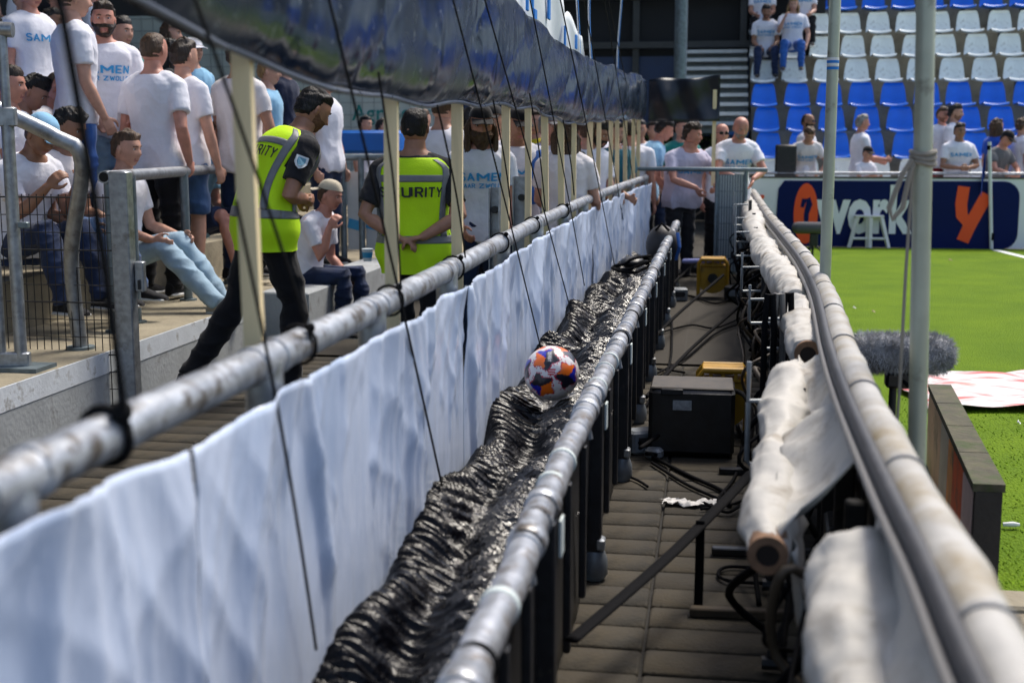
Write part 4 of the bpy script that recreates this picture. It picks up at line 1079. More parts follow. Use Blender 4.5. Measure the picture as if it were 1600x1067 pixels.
# turn the ball so that one white panel looks at the passage
h0 = hexc[0]; ax = np.cross(h0, view); ang = math.acos(h0 @ view)
Rb = np.array(Matrix.Rotation(ang, 3, Vector(ax / np.linalg.norm(ax)))); Rb = np.array(Matrix.Rotation(.55, 3, Vector(view))) @ Rb
pent = pent @ Rb.T; hexc = hexc @ Rb.T
for v in bm.verts:
    d = np.array(v.co) / BR
    ap = (pent @ d); ah = (hexc @ d)
    c = np.concatenate([ap * 1.0, ah * .985]); c.sort(); gap = c[-1] - c[-2]
    v.co = Vector(d * (BR - .0022 * math.exp(-(gap / .012) ** 2)))
for f in bm.faces:
    d = np.array(f.calc_center_median()); d /= np.linalg.norm(d); f.smooth = True
    ip = np.argmax(pent @ d); a_ = math.acos(min(1, pent[ip] @ d)); e1, e2, _ = frame(pent[ip])
    az = math.atan2(d @ e2, d @ e1) + ip * 1.1
    lobes = a_ * (1 + .16 * math.cos(5 * az))
    k = 0
    if lobes < .455 and ip not in (2, 7, 9):
        k = 3 if math.cos(az) > .80 else (2 if math.cos(az + 1.9) > .1 else 1)
        if lobes > .425: k = 4
    elif .51 < lobes < .52: k = 4
    f.material_index = k
bm.to_mesh(me); bm.free()
for nm, c in (('ball_white', (.68, .66, .65)), ('ball_orange', (.80, .15, .01)), ('ball_black', (.012, .012, .02)), ('ball_blue', (.012, .02, .36)), ('ball_red', (.45, .02, .06))): me.materials.append(mat(nm, c, .32, var=.05, vscale=30, coat=.3))
fo = thing('football', 'white football with orange, blue and black panels lying on black film', 'football', bc)
ob = bpy.data.objects.new('ball', me); col.objects.link(ob); ob.parent = fo
def on_ball(dirv, e1, e2, x, y, r): d = dirv + e1 * x + e2 * y; return d / np.linalg.norm(d) * r
e1 = np.array([.97, .12, 0]); e1 /= np.linalg.norm(e1); e2 = np.cross(view, e1) * -1; e2 = np.cross(e1, -view); e2 = e2 if e2[2] > 0 else -e2
mk = MB()
for j in range(3):
    mk.gridV(np.array([[on_ball(view, e1, e2, x, y, BR + .0007) for x in np.linspace(-.14, .14 - .03 * j, 5)] for y in (.10 - j * .085, .155 - j * .085)]), 5, 2)
mk.build('red_mark', mat('ball_red_print', (.55, .02, .03), .35), fo)
vu = view * .82 + e2 * .60; vu /= np.linalg.norm(vu); e2u = np.cross(e1, -vu); e2u = e2u if e2u[2] > 0 else -e2u
MB().gridV(np.array([[on_ball(vu, e1, e2u, x - .08, y, BR + .0006) for x in np.linspace(-.12, .12, 7)] for y in np.linspace(-.23, .24, 7)]), 7, 7).build('name_panel', mat('ball_grey_print', (.06, .06, .07), .35), fo)
V, Fc, lay = stroke_text('DERBY')
wd = V[:, 0].max()
MB().add(np.array([on_ball(vu, e1, e2u, -.14 + y * .12, -(x / wd - .5) * .42, BR + .0013 + l * .0001) for (x, y), l in zip(V, lay)]), Fc).build('lettering', mat('ball_white_print', (.7, .7, .7), .35), fo, smooth=False)

# ------------------------------------------------------------------ pine slats and dark tarpaulin above the rail
SLX = -.935
def slx(y): return lrail(y)[0] - .062
slpx = [392, 613, 716, 789, 824, 851, 877, 897, 921, 934, 953, 963, 976, 989, 1002, 1010, 1017]
TB = [(1.2, 1.70), (1.6, 1.684), (1.92, 1.643), (2.236, 1.588), (2.56, 1.566), (3.27, 1.54), (4.0, 1.546), (5.28, 1.584), (6.6, 1.605), (7.7, 1.566), (8.8, 1.56), (10.2, 1.61), (13.7, 1.70)]
def tbot(y): return float(np.interp(y, [t[0] for t in TB], [t[1] for t in TB]))
for i, q in enumerate(slpx):
    y = min(np.linspace(1.5, 13.5, 1500), key=lambda yy: abs(atY(q, 300, yy)[0] - slx(yy))); SLX = slx(y)
    rn2 = random.Random(i)
    le = rn2.uniform(-.02, .03); zt_ = tbot(y) + .10
    V = MB(); w2 = .0175 + rn2.uniform(-.002, .003)
    zz_ = np.linspace(.86 - rn2.uniform(0, .03), zt_, 6)
    V.loft([[np.array([SLX + sx * w2 + .004 * math.sin(z * 3 + i), y + sy * .011 - le * (z - 1.0) + .003 * math.sin(z * 4 + i), z]) for sx, sy in ((-1, -1), (1, -1), (1, 1), (-1, 1))] for z in zz_])
    o = V.build('wooden_slat', WOOD)
    SL_ = ['pine slat in front of the leaning steward', 'pine slat across the left shoulder of the clasped hands steward', 'pine slat across the right arm of the clasped hands steward', 'pine slat before the long haired man and the short channel post', 'pine slat before the scarf of the man in the dark cap', 'pine slat before the folded arms of the scarf man', 'pine slat at the left shoulder of the woman in off-white', 'pine slat at the right shoulder of the woman in off-white']
    tag(o, SL_[i] if i < len(SL_) else 'thin pine slat among the close-set slats at the far end of the tarpaulin', 'slat', 'pine slats holding up the tarpaulin')

def tarp_mat():
    m = bpy.data.materials.new('dark_tarpaulin'); m.use_nodes = True; t = m.node_tree; b = t.nodes['Principled BSDF']
    tc = t.nodes.new('ShaderNodeTexCoord')
    n1 = t.nodes.new('ShaderNodeTexNoise'); n1.inputs['Scale'].default_value = 3.0; n1.inputs['Detail'].default_value = 7
    n2 = t.nodes.new('ShaderNodeTexNoise'); n2.inputs['Scale'].default_value = 26; n2.inputs['Detail'].default_value = 8; n2.inputs['Roughness'].default_value = .7
    for n in (n1, n2): t.links.new(tc.outputs['Object'], n.inputs[0])
    r = t.nodes.new('ShaderNodeValToRGB'); r.color_ramp.elements[0].position = .35; r.color_ramp.elements[1].position = .7
    r.color_ramp.elements[0].color = (.010, .019, .042, 1); r.color_ramp.elements[1].color = (.034, .046, .068, 1)
    t.links.new(n1.outputs[0], r.inputs[0])
    mr = t.nodes.new('ShaderNodeMapRange'); mr.inputs[1].default_value = .57; mr.inputs[2].default_value = .66; mr.inputs[4].default_value = .55
    t.links.new(n2.outputs[0], mr.inputs[0])
    mx = t.nodes.new('ShaderNodeMix'); mx.data_type = 'RGBA'; mx.inputs[7].default_value = (.22, .24, .26, 1)
    t.links.new(mr.outputs[0], mx.inputs[0]); t.links.new(r.outputs[0], mx.inputs[6]); t.links.new(mx.outputs[2], b.inputs['Base Color'])
    rm = t.nodes.new('ShaderNodeMapRange'); rm.inputs[1].default_value = .35; rm.inputs[2].default_value = .7; rm.inputs[3].default_value = .13; rm.inputs[4].default_value = .34
    t.links.new(n1.outputs[0], rm.inputs[0]); t.links.new(rm.outputs[0], b.inputs['Roughness']); b.inputs['Specular IOR Level'].default_value = .5
    bp = t.nodes.new('ShaderNodeBump'); bp.inputs['Strength'].default_value = .05; bp.inputs['Distance'].default_value = .02
    n3 = t.nodes.new('ShaderNodeTexNoise'); n3.inputs['Scale'].default_value = 9; n3.inputs['Detail'].default_value = 6
    t.links.new(tc.outputs['Object'], n3.inputs[0]); t.links.new(n3.outputs[0], bp.inputs['Height']); t.links.new(bp.outputs[0], b.inputs['Normal'])
    return m
TARP = tarp_mat()
ny, nv_ = 640, 40
Yg, Vg = np.meshgrid(np.linspace(1.25, 13.6, ny), np.linspace(0, 1, nv_))
ztop = np.interp(Yg, [1.2, 4.5, 5.97, 6.8, 7.9, 11, 13.6], [2.25, 2.22, 2.03, 2.03, 2.01, 2.08, 2.12]) + .010 * np.sin(Yg * 3.1) - .02 * abs(np.sin(Yg * 1.9 + .8)) ** 6
zb_ = np.interp(Yg, [t[0] for t in TB], [t[1] for t in TB]) + .008 * np.sin(Yg * 6)
Zt = zb_ + (ztop - zb_) * Vg
belly = .045 * np.sin(np.pi * np.clip(Vg, 0, 1)) ** .8 * (.6 + .4 * np.sin(Yg * 1.7))
sag = np.sin(Yg * 5.2 + 2.6 * Vg + .5 * np.sin(Yg * 2)) * .004 * (1 - .4 * Vg) + .002 * np.sin(Yg * 11 - 6 * Vg + 2 * np.sin(Yg * 3)) + .012 * abs(np.sin(Yg * 3.1 - Vg * 3.6)) ** .6
crk = -.006 * abs(wnoise(np.stack([Yg * .7, Zt, Yg * 0], -1), 8, seed=1)) ** .7 - .003 * abs(wnoise(np.stack([Yg, Zt * .6, Yg * 0], -1), 17, seed=6)) ** .7 + .001 * wnoise(np.stack([Yg, Zt, Yg * 0], -1), 24, seed=4)
roll = -.045 * np.exp(-Vg / .08) + .03
Xt = np.interp(Yg, [p[1] for p in LR], [p[0] for p in LR]) - .03 + belly * .8 + sag + crk + roll
o = MB().gridV(np.stack([Xt, Yg, Zt], -1), ny, nv_).build('tarpaulin', TARP, auto=False); o.modifiers.new('t', 'SOLIDIFY').thickness = .002
MB().tube([(float(np.interp(y, [p[1] for p in LR], [p[0] for p in LR])) - .030 + .004 * math.sin(y * 7), y, float(np.interp(y, Yg[0], zb_[0])) + .004) for y in np.linspace(1.3, 13.55, 260)], .007, 8).build('hem', mat('grey_hem', (.10, .11, .14), .3, var=.3, vscale=9), o, auto=False)
tag(o, 'long glossy dark tarpaulin slung on the pine slats above the handrail', 'tarpaulin')
# end flap across the passage
a = atY(1028, 190, 13.75); b = atY(1124, 190, 13.75); t_ = atY(1120, 124, 13.75)
V = np.array([[(np.interp(u, [0, 1], [a[0] - .10, b[0]]), 13.75 + .035 * math.sin(u * 14 + v * 3) + .03 * math.sin(u * 5 - v * 5), a[2] + (t_[2] - a[2]) * v + .012 * math.sin(u * 8) * v + (.03 * u if v > .9 else 0)) for u in np.linspace(0, 1, 30)] for v in np.linspace(0, 1, 14)])
o = MB().gridV(V, 30, 14).build('tarpaulin_flap', mat('matt_black_tarp', (.012, .016, .024), .45, var=.3, vscale=5, bump=.2, bscale=12), auto=False); o.modifiers.new('t', 'SOLIDIFY').thickness = .002
tag(o, 'matt black tarpaulin flap across the end of the passage', 'tarpaulin')
p = atY(1115, 240, 13.8)
o = MB().box((p[0], 13.79, 1.5), (.04, .02, 1.0)).build('wooden_slat', WOOD, smooth=False)
tag(o, 'pine slat at the outer corner of the black flap', 'slat')
# white and blue banner letters peeping over the tarpaulin
BANW = mat('white_banner_cloth', (.66, .70, .74), .7, var=.06, vscale=5, bump=.15, bscale=20); BANB = mat('blue_banner_print', (.01, .19, .62), .6)
ban = thing('banner', 'white fan banner with blue letters rising behind the tarpaulin', 'banner', (-1.02, 8, 0))
V = []
for y in np.linspace(6.3, 10.6, 60):
    zt_ = np.interp(y, [6.3, 7.0, 8.2, 8.5, 9.4, 10.0, 10.6], [2.9, 2.85, 2.75, 2.35, 2.32, 2.18, 2.1]) + .03 * math.sin(y * 9)
    V.append([(.02 * math.sin(y * 5 + v * 3), y - 8, 1.95 + (zt_ - 1.95) * v) for v in np.linspace(0, 1, 8)])
o = MB().gridV(np.array(V), 8, 60).build('cloth', BANW, ban, auto=False); o.modifiers.new('t', 'SOLIDIFY').thickness = .002
for (y, z0, z1, w_) in ((6.5, 2.2, 2.8, .05), (6.85, 2.12, 2.2, .05), (7.05, 2.15, 2.85, .05), (7.15, 2.1, 2.16, .1), (7.75, 2.16, 2.36, .09), (8.6, 2.05, 2.2, .05), (9.3, 2.1, 2.2, .08)):
    MB().box((.035, y - 8, (z0 + z1) / 2), (.012, w_, z1 - z0), bev=.004).build('blue_letter', BANB, ban)
for i, (q, y, zb2) in enumerate(((905, 9.0, 2.15), (931, 10.0, 2.15), (976, 13.0, 2.13))):
    x = -.95
    rb = thing('ribbon', 'white and blue ribbon streamer hanging ' + ('nearest the banner letters', 'beside the banner end', 'alone near the black flap')[i], 'ribbon', (x, y, 0))
    W_ = .07 + .02 * i
    MB().gridV(np.array([[(.02 * math.sin(z * 4 + i), W_ * (u - .5) + .03 * math.sin(z * 2.5 + i), z) for u in (0, .5, 1)] for z in np.linspace(zb2 - .25, 3.3, 16)]), 3, 16).build('cloth', BANW, rb)
    MB().gridV(np.array([[(.012 + .02 * math.sin(z * 4 + i), W_ * (u - .5) * .5 + .03 * math.sin(z * 2.5 + i), z) for u in (0, .5, 1)] for z in np.linspace(zb2 - .2, 3.3, 16)]), 3, 16).build('blue_stripe', BANB, rb)

# ------------------------------------------------------------------ net cords tied to the rail and running down to the cover
CORDS = [((85, 0), (197, 668), 'r', .009), ((300, 0), (487, 535), 'r', .0055), ((510, 0), (688, 748), 'c', .0055), ((372, 330), (492, 1003), 'c', .0055), ((592, 120), (626, 448), 'r', .005),
         ((705, 0), (845, 545), 'c', .005), ((684, 170), (727, 402), 'r', .005), ((755, 0), (893, 490), 'c', .005), ((771, 160), (801, 352), 'r', .005), ((826, 0), (912, 440), 'c', .005),
         ((828, 150), (852, 330), 'r', .005), ((878, 20), (962, 425), 'c', .006), ((916, 30), (983, 400), 'c', .006), ((948, 30), (1003, 372), 'c', .006), ((960, 50), (1022, 340), 'c', .006), ((880, 190), (897, 305), 'r', .006)]
CN = ['thick strap', 'cord']
for i, ((ax_, ay_), (bx_, by_), kd, r) in enumerate(CORDS):
    A = atX(ax_, ay_, -.80 if kd == 'c' else -.815); Bp = atX(bx_, by_, -.79 if kd == 'c' else -.815)
    A2 = A + (A - Bp) * (.35 if ay_ <= 60 else .02)
    Bp2 = Bp + (Bp - A) * (.02 if kd == 'c' else .0)
    RL_ = {2: 'black rope running from above to the film short of the football', 3: 'black rope crossing the sheet below the first pine slat', 5: 'black rope running down to the football', 7: 'black rope ending on the film just past the football', 1: 'black rope knotted to the handrail below the leaning steward', 4: 'black rope knotted to the handrail before the clasped hands steward', 6: 'black rope knotted to the handrail at the elbow of the clasped hands steward'}
    c = thing('hanging_rope', RL_.get(i, 'black rope among the close ropes far past the football' if kd == 'c' else 'black rope knotted to the handrail beyond the channel posts') if i else 'thick black strap tied to the near handrail by the gate', 'rope', Bp2, 0, ('net cords ending on the cover' if kd == 'c' else 'net cords tied to the handrail') if i else None)
    n = 14
    P = [A2 + (Bp2 - A2) * t + np.array([.01 * math.sin(t * math.pi), 0, -.008 * math.sin(math.pi * t)]) - Bp2 for t in np.linspace(0, 1, n)]
    MB().tube(P, r * .62, 7).build('strand', CORDM, c)
    if kd == 'r':
        y = Bp[1]; ce = lrail(y) - Bp2
        ringp = [ce + np.array([.041 * math.cos(t), .012 * math.sin(t * .5), .041 * math.sin(t)]) for t in np.linspace(0, 2 * math.pi, 17)]
        MB().tube(ringp, r * .75, 6).build('tie', CORDM, c)
        MB().sphere(ce + np.array([.03, 0, .038]), r * 1.9, 8, 6).build('knot', CORDM, c)
# ------------------------------------------------------------------ padded rail on the right, along the pitch boards
RRP = [(.345, .9, .82), (.349, 1.455, .82), (.358, 1.83, .82), (.360, 2.28, .82), (.374, 3.14, .82), (.404, 3.95, .82), (.472, 5.34, .82), (.504, 6.89, .82), (.501, 8.6, .82), (.491, 11.6, .82), (.52, 17, .83)]
def rr(y): return np.array([np.interp(y, [p[1] for p in RRP], [p[0] for p in RRP]), y, np.interp(y, [p[1] for p in RRP], [p[2] for p in RRP])])
PADM = mat('padded_sleeve', (.40, .385, .355), .5, var=.14, vscale=7, bump=.3, bscale=24, dirt=((.26, .21, .13), 6, .48, .68))
pr = thing('padded_rail', 'pale padded rail with black edge strip on top of the pitch boards', 'railing', (.4, 0, 0))
off3 = np.array([-.4, 0, 0])
pts = interp_path([np.array(p) + off3 for p in RRP], 160)
MB().tube(pts, [.040 + .0015 * math.sin(i * .8) + (.004 if i % 9 == 0 else 0) for i in range(160)], 18, sq=.9).build('padding', PADM, pr, auto=False)
MB().tube(pts + np.array([-.046, 0, .006]), [.017] * 160, 10, sq=1.25).build('edge_strip', mat('black_edge', (.035, .034, .036), .5, var=.3, vscale=12), pr, auto=False)
MB().tube(pts + np.array([-.066, 0, -.012]), [.010] * 160, 8).build('cable', mat('grey_cable', (.20, .19, .18), .5), pr, auto=False)
for i in range(15):
    y = 1.6 + i * .78; p = rr(y) + off3
    MB().tube([p + [0, -.006, 0], p + [0, .006, 0]], .0425, 18, sq=.92).build('strap', mat('grey_strap', (.20, .20, .20), .6), pr)

# ------------------------------------------------------------------ pitch boards seen from behind (dark cabinets under the rail)
CABM = mat('cabinet_black', (.014, .014, .015), .5, var=.3, vscale=12, bump=.2, bscale=40, dirt=((.05, .045, .038), 8, .55, .75))
HOOK = mat('handle_steel', (.26, .28, .29), .5, .6, var=.15, vscale=20)
k = 0; y = 1.25
while y < 16.5:
    L = .96; c = rr(y + L / 2)
    d = rr(y + L) - rr(y); ang = -math.atan2(d[0], d[1])
    t = thing('pitch_board', 'black pitch board cabinet seen from behind under the padded rail', 'led board', (c[0] + .02, c[1], 0), ang, 'pitch boards in a row')
    MB().box((.03, 0, .39), (.07, L - .02, .60), bev=.008).build('cabinet', CABM, t)
    for sy in (-1, 1):
        MB().box((-.04, sy * .32, .31), (.05, .045, .56), bev=.005).build('upright', BLACKM, t)
        MB().tube([(-.04, sy * .32, .035), (-.24, sy * .32, .03)], .02, 8).build('foot', BLACKM, t)
        MB().tube([(-.06, sy * .32, .42), (-.22, sy * .32, .05)], .011, 8).build('brace', BLACKM, t)
    MB().box((-.035, 0, .52), (.03, .56, .04), bev=.004).build('crossbar', BLACKM, t)
    MB().box((-.035, .02, .25), (.06, .3, .16), bev=.01).build('power_box', BLACKP, t)
    k += 1; y += L + .02
# bent steel handles along the back of the boards: (pixel x, top y, bottom y, depth)
for i, (q, t_, b_, Y, L) in enumerate(((1171, 565, 725, 3.75, .13), (1196, 470, 545, 5.1, .10), (1172, 445, 505, 6.2, .10), (1160, 395, 455, 7.6, .11), (1150, 340, 400, 9.8, .13), (1147, 300, 352, 12.0, .13), (1150, 318, 378, 10.8, .13))):
    a = atY(q, t_, Y); b = atY(q, b_, Y)
    h = thing('steel_handle', ('grey bent steel handle beside the nearest roll end', 'grey bent steel handle above the coiled hoses', 'grey bent steel handle at the wide fold of the tarp roll', 'grey bent steel handle past the wide fold', 'grey bent steel handle before the yellow trolley', 'grey bent steel handle near the far railing', 'grey bent steel handle between the far hooks')[i], 'handle', (a[0], Y, b[2]))
    zz = a[2] - b[2]
    MB().tube([(L, .02, zz * .62), (0, 0, zz * .62), (0, 0, zz)], .0075, 8).build('upper_hook', HOOK, h)
    MB().tube([(0, 0, zz * .60), (0, 0, .01), (.008, 0, 0), (L, .02, 0)], .0075, 8).build('lower_hook', HOOK, h)
    MB().box((L + .02, .025, zz * .3), (.03, .03, zz * .9)).build('mount', BLACKM, h, smooth=False)

# ------------------------------------------------------------------ rolled white tarps hanging on the inner side of the rail
ROLLM = mat('white_tarp', (.47, .45, .41), .6, var=.07, vscale=5, bump=.6, bscale=11, dirt=((.24, .20, .15), 7, .52, .72))
TUBEM = mat('cardboard_tube', (.20, .11, .06), .8, var=.3, vscale=30, bump=.2, bscale=60); DARK = mat('tube_inside', (.02, .012, .008), .9)
def roll(pts, r0, label, tail=.0, sheet=True, seed=0, near_tube=True):
    P = interp_path(pts, 46); base = P[0].copy(); base[2] = 0
    t = thing('tarp_roll', label, 'tarpaulin', base)
    rr_ = []
    for i in range(46):
        u = i / 45; rr_.append(r0 * (1 + .10 * math.sin(u * 13 + seed) + .07 * math.sin(u * 29 + 2 * seed)) * (.72 + .28 * min(1, u * 7)) * (.6 + .4 * min(1, (1 - u) * 9)))
    M_ = MB(); P2 = interp_path(pts, 150); M_.tube(P2 - base, np.interp(np.linspace(0, 45, 150), range(46), rr_), 40, sq=.95)
    V = M_.v[-1]; axis = np.repeat(P2 - base, 40, axis=0); dirn = V - axis; dirn /= np.linalg.norm(dirn, axis=1)[:, None] + 1e-9
    V += dirn * (-abs(wnoise(V, 8, (1, .7, 1), seed)) ** .55 * .020 + .012 - .010 * abs(wnoise(V, 19, (1, .6, 1), seed + 1)) ** .5 + .004 * wnoise(V, 48, seed=seed + 2))[:, None]
    M_.build('roll', ROLLM, t, auto=False)
    if near_tube:
        d = P[0] - P[2]; d /= np.linalg.norm(d)
        M2 = MB(); rt = r0 * .62
        a1_, b1_, _ = frame(d); an_ = np.arange(18) * math.pi / 9
        rg_ = lambda c, r: c + np.outer(np.cos(an_), a1_) * r + np.outer(np.sin(an_), b1_) * r
        M2.loft([rg_(P[0] - base - d * .1, rt), rg_(P[0] - base + d * .022, rt), rg_(P[0] - base + d * .023, rt * .58), rg_(P[0] - base - d * .08, rt * .58)], 0, cap=False)
        M2.build('core_tube', TUBEM, t)
        MB().tube([P[0] - base + d * .020, P[0] - base - d * .08], rt * .57, 18, cap=True).build('core_hole', DARK, t)
    if sheet:   # tarp between the roll and the rail
        rows = []
        for i in range(0, 46):
            p = P[i]; q = rr(p[1]) + np.array([-.045, 0, -.02]); row = []
            for v in np.linspace(0, 1, 14):
                s = p + np.array([.01, 0, rr_[i] * .82]) * (1 - v) + (q - p) * v
                s[2] += -.07 * math.sin(math.pi * v) * (.5 + .5 * math.sin(i * .33 + seed)) - .016 * abs(math.sin(i * .45 + v * 4 + seed)) ** .6 + .008 * math.sin(i * 1.3 + v * 3)
                row.append(s - base)
            rows.append(row)
        o = MB().gridV(np.array(rows), 14, 46).build('hanging_sheet', ROLLM, t, auto=False); o.modifiers.new('t', 'SOLIDIFY').thickness = .003
    if tail:
        rows = []
        for i in range(0, 14):
            p = P[i]; row = []
            for v in np.linspace(0, 1, 10):
                s = p + np.array([.05 + .03 * v, .06 * v * (1 - i / 14), -tail * v * (1 - .5 * i / 13)]); s[0] += .012 * math.sin(i * .8 + v * 3)
                row.append(s - base)
            rows.append(row)
        o = MB().gridV(np.array(rows), 10, 14).build('loose_tail', ROLLM, t, auto=False); o.modifiers.new('t', 'SOLIDIFY').thickness = .003
    return t
roll([np.array((.20, 1.0, .55)), np.array((.235, 1.6, .59)), atZ(1352, 880, .66)], .105, 'white rolled tarp hanging lowest under the near end of the padded rail', .0, True, 3, False)
roll([atZ(1200, 862, .565), atZ(1208, 760, .60), atZ(1224, 650, .66), atZ(1243, 572, .715)], .070, 'white rolled tarp ending in a rusty brown cardboard tube', .20, True, 5)
roll([atZ(1262, 552, .725), atZ(1250, 505, .74), atZ(1247, 478, .74)], .074, 'short white tarp roll with dark core just beyond the brown tube roll', 0, True, 7)
roll([atZ(1247, 472, .735), atZ(1228, 441, .735), atZ(1206, 412, .74), atZ(1190, 385, .75)], .085, 'creased white tarp roll bulging out over the steel handles', 0, True, 9, False)
roll([atZ(1190, 384, .75), atZ(1181, 362, .755), atZ(1176, 338, .765), atZ(1164, 302, .78), atZ(1160, 288, .79)], .095, 'far white tarp roll reaching towards the bald man', 0, True, 11, False)

# ------------------------------------------------------------------ flag poles on the pitch side
POLEM = mat('pole_paint', (.42, .45, .36), .38, .3, var=.12, vscale=8, bump=.08, bscale=40, dirt=((.18, .17, .13), 10, .58, .72))
for i, (q1, q0, Y, lab) in enumerate((((1447, 0), (1432, 750), 3.6, 'thick grey green pole with a rope coil beside the fluffy microphone'), ((1305, 0), (1290, 410), 5.9, 'slim grey green pole with blue and white tape'))):
    a = atY(*q0, Y); b = atY(*q1, Y); d = (b - a) / (b[2] - a[2])
    base = a - d * a[2]
    pl = thing('net_pole', lab, 'pole', base)
    MB().tube([(0, 0, 0), d * 3.6], .0255, 20).build('pole', POLEM, pl)
    MB().tube([(0, 0, 0), (0, 0, .03)], .06, 16).build('base_plate', GALVD, pl)
    if i == 0:
        zc = atY(1425, 255, Y)[2]
        RP = mat('grey_rope', (.30, .27, .22), .8, bump=.5, bscale=200)
        for j, dz in enumerate((0, .014, .027)):
            c = d * (zc + dz); MB().tube([c + np.array([.031 * math.cos(t), .031 * math.sin(t), .004 * math.sin(2 * t + j)]) for t in np.linspace(0, 6.283, 15)], .007, 6).build('rope_turn', RP, pl)
        c = d * zc
        MB().tube([c + np.array(v) for v in ((-.03, -.02, .01), (-.055, -.025, -.03), (-.085, -.02, -.12), (-.075, -.02, -.15), (-.05, -.02, -.12), (-.036, -.025, -.03), (-.025, -.02, .0))], .0075, 7).build('rope_loop', RP, pl)
        MB().tube([c + np.array(v) for v in ((-.028, -.02, 0), (-.034, -.02, -.3), (-.036, -.02, -.6), (-.042, -.02, -.83))], .0045, 6).build('rope_end', RP, pl)
        MB().sphere(c + np.array((-.043, -.02, -.85)), .014, 8, 6).build('rope_knot', RP, pl)
    else:
        z1 = atY(1300, 100, Y)[2]
        for j, (dz, m_) in enumerate(((-.02, 'b'), (-.005, 'w'), (.008, 'b'), (.02, 'w'))):
            MB().tube([d * (z1 + dz - .006), d * (z1 + dz + .006)], .0265, 20).build('tape_band', BANB if m_ == 'b' else WHITEP, pl)

# ------------------------------------------------------------------ microphones
FUR = mat('wind_fur', (.28, .28, .29), .95, var=.5, vscale=24, spec=.1)
m0 = atY(1322, 553, 4.85); m1 = atY(1492, 550, 4.85)
mp_ = (m0 + m1) / 2
mc = thing('microphone', 'grey fluffy microphone windshield behind the pitch board', 'microphone', (mp_[0], 4.85, 0))
hl = (m1[0] - m0[0]) / 2; zc = mp_[2]
MB().tube([(-hl + .055, 0, zc), (-hl + .10, 0, zc), (hl - .10, 0, zc), (hl - .055, 0, zc)], [.06, .07, .07, .06], 20, ball=True).build('windshield', FUR, mc)
rg = np.random.RandomState(11); N = 9000
u = rg.uniform(-1, 1, N); th_ = rg.uniform(0, 6.283, N); rad_ = .068 * np.sqrt(np.clip(1 - np.clip((abs(u) * hl - (hl - .075)) / .075, 0, 1) ** 2, .02, 1))
cpt = np.stack([u * hl, rad_ * np.cos(th_), zc + rad_ * np.sin(th_)], 1); nn = np.stack([np.clip((abs(u) * hl - (hl - .075)) / .075, 0, 1) * np.sign(u), np.cos(th_), np.sin(th_)], 1); nn /= np.linalg.norm(nn, axis=1)[:, None]
dr = nn + rg.normal(0, .45, (N, 3)); dr[:, 2] -= .25; dr /= np.linalg.norm(dr, axis=1)[:, None]
sd_ = np.cross(dr, rg.normal(size=(N, 3))); sd_ /= np.linalg.norm(sd_, axis=1)[:, None]
ln = rg.uniform(.014, .03, N)[:, None]
Vf = np.stack([cpt - sd_ * .0012, cpt + sd_ * .0012, cpt + dr * ln], 1).reshape(-1, 3)
me = bpy.data.meshes.new('fur'); me.from_pydata(Vf.tolist(), [], np.arange(3 * N).reshape(-1, 3).tolist()); me.materials.append(mat('wind_fur_tip', (.42, .42, .43), .95, var=.5, vscale=18, spec=.1))
fu = bpy.data.objects.new('fur', me); col.objects.link(fu); fu.parent = mc; fu['kind'] = 'stuff'
MB().tube([(-.02, 0, zc - .06), (-.02, 0, .3), (-.02, 0, .02)], .014, 10).build('stand_tube', BLACKM, mc)
for a_ in range(3): MB().tube([(-.02, 0, .10), (-.02 + .2 * math.cos(a_ * 2.1 + .4), .2 * math.sin(a_ * 2.1 + .4), .01)], .009, 8).build('leg', BLACKM, mc)
MB().box((.0, 0, zc - .10), (.10, .06, .06), bev=.01).build('mount', BLACKP, mc)
MB().tube([(.01, -.03, zc - .1), (.05, -.06, zc - .13), (.07, -.05, zc - .25), (.03, -.05, zc - .35), (.06, -.02, zc - .5)], .007, 7).build('cable', BLACKR, mc)
a = atY(1250, 356, 16.5); b = atY(1284, 354, 16.5)
m2 = thing('microphone', 'smooth grey microphone windshield standing before the orange emblem', 'microphone', ((a[0] + b[0]) / 2, 16.5, 0))
hl = (b[0] - a[0]) / 2 + .03
MB().tube([(-hl, 0, a[2]), (hl, 0, a[2])], .075, 16, ball=True).build('windshield', mat('grey_foam', (.10, .10, .105), .95, bump=.5, bscale=80), m2)
MB().tube([(.03, 0, a[2]), (.03, 0, 0)], .015, 8).build('stand_tube', BLACKM, m2)
MB().box((.04, 0, a[2] - .15), (.10, .08, .16), bev=.01).build('mount', BLACKP, m2)
for a_ in range(3): MB().tube([(.03, 0, .2), (.03 + .22 * math.cos(a_ * 2.1), .22 * math.sin(a_ * 2.1), .01)], .01, 8).build('leg', BLACKM, m2)

# ------------------------------------------------------------------ low board with mossy top at the pitch edge
A = atZ(1525, 757, .37); A2 = atZ(1562, 752, .37); Bf = atZ(1450, 597, .37)
lbd = thing('pitch_side_board', 'low dark board with mossy top and faded orange print at the pitch edge', 'billboard', (A[0], A[1], 0))
th = max(.07, A2[0] - A[0]); L = 1.75; dxx = Bf[0] - A[0]
def lbp(x, y, z): return (x + dxx * y / L, y, z)
def prism(x0, x1, y0, y1, z0, z1):
    V = [lbp(x, y, z) for z in (z0, z1) for (x, y) in ((x0, y0), (x1, y0), (x1, y1), (x0, y1))]
    return MB().add(V, [(3, 2, 1, 0), (4, 5, 6, 7), (0, 1, 5, 4), (1, 2, 6, 5), (2, 3, 7, 6), (3, 0, 4, 7)])
prism(0, th, 0, L, .0, .345).build('core', mat('dark_board_edge', (.03, .026, .022), .8, var=.3, vscale=10, bump=.3, bscale=40), lbd, smooth=False)
